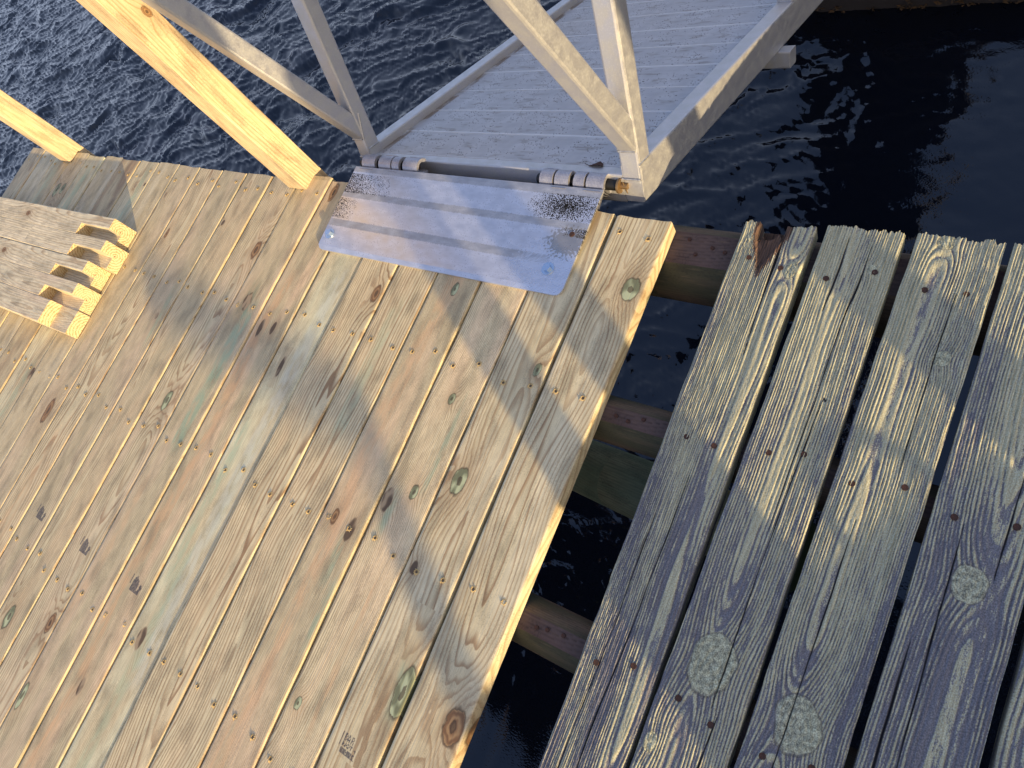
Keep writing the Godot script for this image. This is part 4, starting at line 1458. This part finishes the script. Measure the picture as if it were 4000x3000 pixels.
func build_photographer() -> void:
	var X := Transform3D(Basis(Vector3(0.585, 0, -0.811), Vector3.UP, Vector3(0.811, 0, 0.585)), sun_spot(-0.390, 2.45))   # local -z = facing
	# joints: from, to, radius, radius, colour index (0 shoe, 1 trousers, 2 jacket, 3 skin, 4 hair)
	var bones := []
	for s in [-1.0, 1.0]:
		var hip := Vector3(0.088 * s, 0.90, 0.0)
		var knee := Vector3(0.098 * s, 0.48, -0.03)
		var ank := Vector3(0.100 * s, 0.09, 0.02)
		bones.append([hip, knee, 0.083, 0.056, 1])
		bones.append([knee, Vector3(0.099 * s, 0.30, 0.0), 0.056, 0.052, 1])
		bones.append([Vector3(0.099 * s, 0.30, 0.0), ank, 0.050, 0.046, 1])
		bones.append([Vector3(0.100 * s, 0.045, 0.05), Vector3(0.112 * s, 0.035, -0.15), 0.044, 0.034, 0])
		var sh := Vector3(0.175 * s, 1.43, 0.01)
		var el := Vector3(0.245 * s, 1.15, 0.03)
		var wr := Vector3(0.255 * s, 0.91, -0.05)
		bones.append([sh, el, 0.056, 0.046, 2])
		bones.append([el, wr, 0.045, 0.032, 2])
		bones.append([wr, wr + Vector3(-0.005 * s, -0.075, -0.015), 0.028, 0.034, 3])
		for f in 4: bones.append([wr + Vector3(-0.008 * s, -0.09, -0.040 + 0.020 * f), wr + Vector3(-0.026 * s, -0.155 - 0.008 * (f % 3), -0.045 + 0.020 * f), 0.010, 0.009, 3])
		bones.append([wr + Vector3(-0.010 * s, -0.04, -0.035), wr + Vector3(-0.030 * s, -0.09, -0.060), 0.011, 0.009, 3])
	bones.append([Vector3(0, 0.93, 0.01), Vector3(0, 1.05, 0.0), 0.135, 0.125, 1])
	bones.append([Vector3(0, 1.05, 0.0), Vector3(0, 1.36, 0.01), 0.130, 0.150, 2])
	bones.append([Vector3(-0.14, 1.42, 0.015), Vector3(0.14, 1.42, 0.015), 0.070, 0.070, 2])
	bones.append([Vector3(0, 1.44, 0.01), Vector3(0, 1.58, -0.015), 0.055, 0.052, 3])
	bones.append([Vector3(0, 1.62, -0.03), Vector3(0, 1.70, -0.02), 0.072, 0.086, 3])
	bones.append([Vector3(0, 1.635, -0.105), Vector3(0, 1.66, -0.10), 0.014, 0.010, 3])
	bones.append([Vector3(0, 1.72, 0.0), Vector3(0, 1.66, 0.035), 0.094, 0.078, 4])
	var cols := [Color(0.03, 0.03, 0.03), Color(0.035, 0.05, 0.09), Color(0.05, 0.06, 0.06), Color(0.42, 0.26, 0.18), Color(0.03, 0.022, 0.015)]
	var h := 0.018
	var lo := Vector3(-0.42, -0.02, -0.52)
	var nx := 48
	var ny := 102
	var nz := 42
	var F := PackedFloat32Array()
	F.resize(nx * ny * nz)
	F.fill(0.3)
	var near := PackedFloat32Array()
	near.resize(nx * ny * nz)
	near.fill(9.0)
	var who := PackedByteArray()
	who.resize(nx * ny * nz)
	for b in bones:
		var a: Vector3 = b[0]
		var c: Vector3 = b[1]
		var rm: float = maxf(b[2], b[3]) + 0.09
		var mn: Vector3 = (a.min(c) - Vector3.ONE * rm - lo) / h
		var mx: Vector3 = (a.max(c) + Vector3.ONE * rm - lo) / h
		var ac := c - a
		var l2 := ac.length_squared()
		var k := 0.012 if b[2] < 0.02 else 0.035
		for z in range(maxi(0, int(mn.z)), mini(nz, int(mx.z) + 1)):
			for y in range(maxi(0, int(mn.y)), mini(ny, int(mx.y) + 1)):
				for x in range(maxi(0, int(mn.x)), mini(nx, int(mx.x) + 1)):
					var p := lo + Vector3(x, y, z) * h
					var t := clampf((p - a).dot(ac) / l2, 0.0, 1.0)
					var d: float = (p - a - ac * t).length() - lerpf(b[2], b[3], t)
					var i := (z * ny + y) * nx + x
					if d < near[i]:
						near[i] = d
						who[i] = b[4]
					var m := clampf(0.5 + 0.5 * (F[i] - d) / k, 0.0, 1.0)
					F[i] = lerpf(F[i], d, m) - k * m * (1.0 - m)
	var vid := PackedInt32Array()
	vid.resize(F.size())
	vid.fill(-1)
	var vv := PackedVector3Array()
	var cc := PackedColorArray()
	var st := st_new()
	st.set_smooth_group(1)
	for z in nz - 1:
		for y in ny - 1:
			for x in nx - 1:
				var i := (z * ny + y) * nx + x
				var sum := Vector3.ZERO
				var n := 0
				for e in EDGES:
					var ia: int = i + (e[0] & 1) + ((e[0] >> 1) & 1) * nx + (e[0] >> 2) * nx * ny
					var ib: int = i + (e[1] & 1) + ((e[1] >> 1) & 1) * nx + (e[1] >> 2) * nx * ny
					if (F[ia] < 0.0) != (F[ib] < 0.0):
						var t := F[ia] / (F[ia] - F[ib])
						var pa := Vector3(e[0] & 1, (e[0] >> 1) & 1, e[0] >> 2)
						var pb := Vector3(e[1] & 1, (e[1] >> 1) & 1, e[1] >> 2)
						sum += pa.lerp(pb, t)
						n += 1
				if n:
					vid[i] = vv.size()
					vv.append(lo + (Vector3(x, y, z) + sum / n) * h)
					cc.append(cols[who[i]])
	var sx := 1
	var sy := nx
	var sz := nx * ny
	for z in range(1, nz - 1):
		for y in range(1, ny - 1):
			for x in range(1, nx - 1):
				var i := (z * ny + y) * nx + x
				for ax in [[sx, sy, sz], [sy, sz, sx], [sz, sx, sy]]:
					var j: int = i + ax[0]
					if (F[i] < 0.0) == (F[j] < 0.0): continue
					var q := [i, i - ax[1], i - ax[1] - ax[2], i - ax[2]]
					if F[i] < 0.0: q.reverse()
					var ok := true
					for w in q:
						if vid[w] < 0: ok = false
					if not ok: continue
					for w in [0, 1, 2, 0, 2, 3]:
						st.set_color(cc[vid[q[w]]])
						st.add_vertex(vv[vid[q[w]]])
	var m := mat(Color.WHITE, 0.85)
	m.vertex_color_use_as_albedo = true
	var o := thing("person", "person in dark jacket and jeans standing on the weathered deck with arms at the sides", "person", X)
	part("body", done(st), m, o)

const EDGES := [[0, 1], [2, 3], [4, 5], [6, 7], [0, 2], [1, 3], [4, 6], [5, 7], [0, 4], [1, 5], [2, 6], [3, 7]]

func build_casters() -> void:
	var canvas := mat(Color(0.20, 0.19, 0.15), 0.9)
	var B := Basis(Vector3(0.585, 0, -0.811), Vector3.UP, Vector3(0.811, 0, 0.585))
	var bag := thing("added_tool_bag", "unseen olive tool bag added on the weathered deck to cast low shade", "bag", Transform3D(B, sun_spot(-0.07, 1.74)))  # added out of view to shade the lower right planks
	var st := st_new()
	bar(st, rrect(0.20, 0.17, 0.03, 3), Transform3D(Basis(Vector3(0, 0, 1), Vector3.UP, Vector3.LEFT), Vector3(0.19, 0.086, 0)), 0.38, false, 0.012)
	part("pouch", done(st), canvas, bag)
	st = st_new()
	var pts := []
	for i in 13:
		var a := PI * i / 12.0
		pts.append(Vector3(cos(a) * 0.10, 0.165 + sin(a) * 0.05, 0.0))
	bead(st, pts, 0.008, rng)
	part("handle", done(st), canvas, bag)
	var bk := thing("added_cooler_box", "unseen white cool box added on the weathered deck to widen the shade", "cooler", Transform3D(B, sun_spot(-0.395, 1.82)))  # invented blocker, sized to close the lit gap between the leg shadows
	st = st_new()
	bar(st, rrect(0.30, 0.20, 0.03, 3), Transform3D(Basis(Vector3.RIGHT, -PI / 2), Vector3(0, 0.001, 0)), 0.20, false, 0.004)
	part("tub", done(st), mat(Color(0.75, 0.74, 0.70), 0.5), bk)
	st = st_new()
	bar(st, rrect(0.31, 0.21, 0.03, 3), Transform3D(Basis(Vector3.RIGHT, -PI / 2), Vector3(0, 0.202, 0)), 0.055, false, 0.006)
	part("lid", done(st), mat(Color(0.20, 0.26, 0.42), 0.5), bk)
	var ra := thing("added_arm_post", "added unseen post with a sloping arm, shaped to cast a shadow band", "post", Transform3D(B, sun_spot(-0.5, 5.0)))  # made-up caster, outline fitted to the shadow band on the new deck
	for q in [[-0.39, 0.90]]:
		st = st_new()
		bar(st, rrect(0.085, 0.085, 0.004, 1), Transform3D(Basis(Vector3.RIGHT, -PI / 2), Vector3(q[0], -4.6, 0)), 4.6 + q[1], false, 0.002)
		part("post", done(st), mat(Color(0.50, 0.44, 0.35), 0.9), ra)
	st = st_new()
	tube_between(st, rrect(0.089, 0.055, 0.004, 1), Vector3(-0.345, 0.935, 0), Vector3(-0.93, 1.145, 0))
	part("arm", done(st), mat(Color(0.50, 0.44, 0.35), 0.9), ra)
	var p := thing("added_round_post", "added unseen round grey post casting a shadow stripe on the weathered deck", "post", Transform3D(Basis.IDENTITY, sun_spot(0.185, 2.05)))  # unseen post added for the shadow stripe on the right planks
	st = st_new()
	bar(st, circle(0.062, 20), Transform3D(Basis(Vector3.RIGHT, -PI / 2), Vector3(0, 0.001, 0)), 1.1, true, 0.008)
	part("shaft", done(st), mat(Color(0.40, 0.38, 0.35), 0.9), p)

func _ready() -> void:
	setup_view()
	setup_materials()
	var t0 := Time.get_ticks_msec()
	var tex := make_textures()
	print("textures ", Time.get_ticks_msec() - t0)
	for k in 2:
		var m := img_mat(tex[28 + k], 0.7)
		m.normal_enabled = true; m.normal_texture = M.fibre; m.normal_scale = 0.2
		M["post%d" % k] = m
		m = img_mat(tex[30 + k], 0.75)
		m.normal_enabled = true; m.normal_texture = M.fibre; m.normal_scale = 0.2
		M["stack%d" % k] = m
	M.stack2 = M.stack0.duplicate()
	M.stack2.uv1_offset = Vector3(0.37, 0.41, 0)
	for k in 5:
		M["end%d" % k] = img_mat(end_grain([0.62, 0.60, 0.60, 0.55, 0.4][k], [0.52, 0.40, 0.5, 0.42, -0.2][k], [0.095, 0.105, 0.080, 0.085, 0.11][k], k), 0.85)
	build_water()
	build_added_bank()
	build_substructure(tex)
	build_new_deck(tex)
	build_old_deck(tex)
	build_posts(tex)
	build_gangway()
	build_plate()
	build_float()
	build_leaf()
	build_photographer()
	build_casters()
	print("built ", Time.get_ticks_msec() - t0)
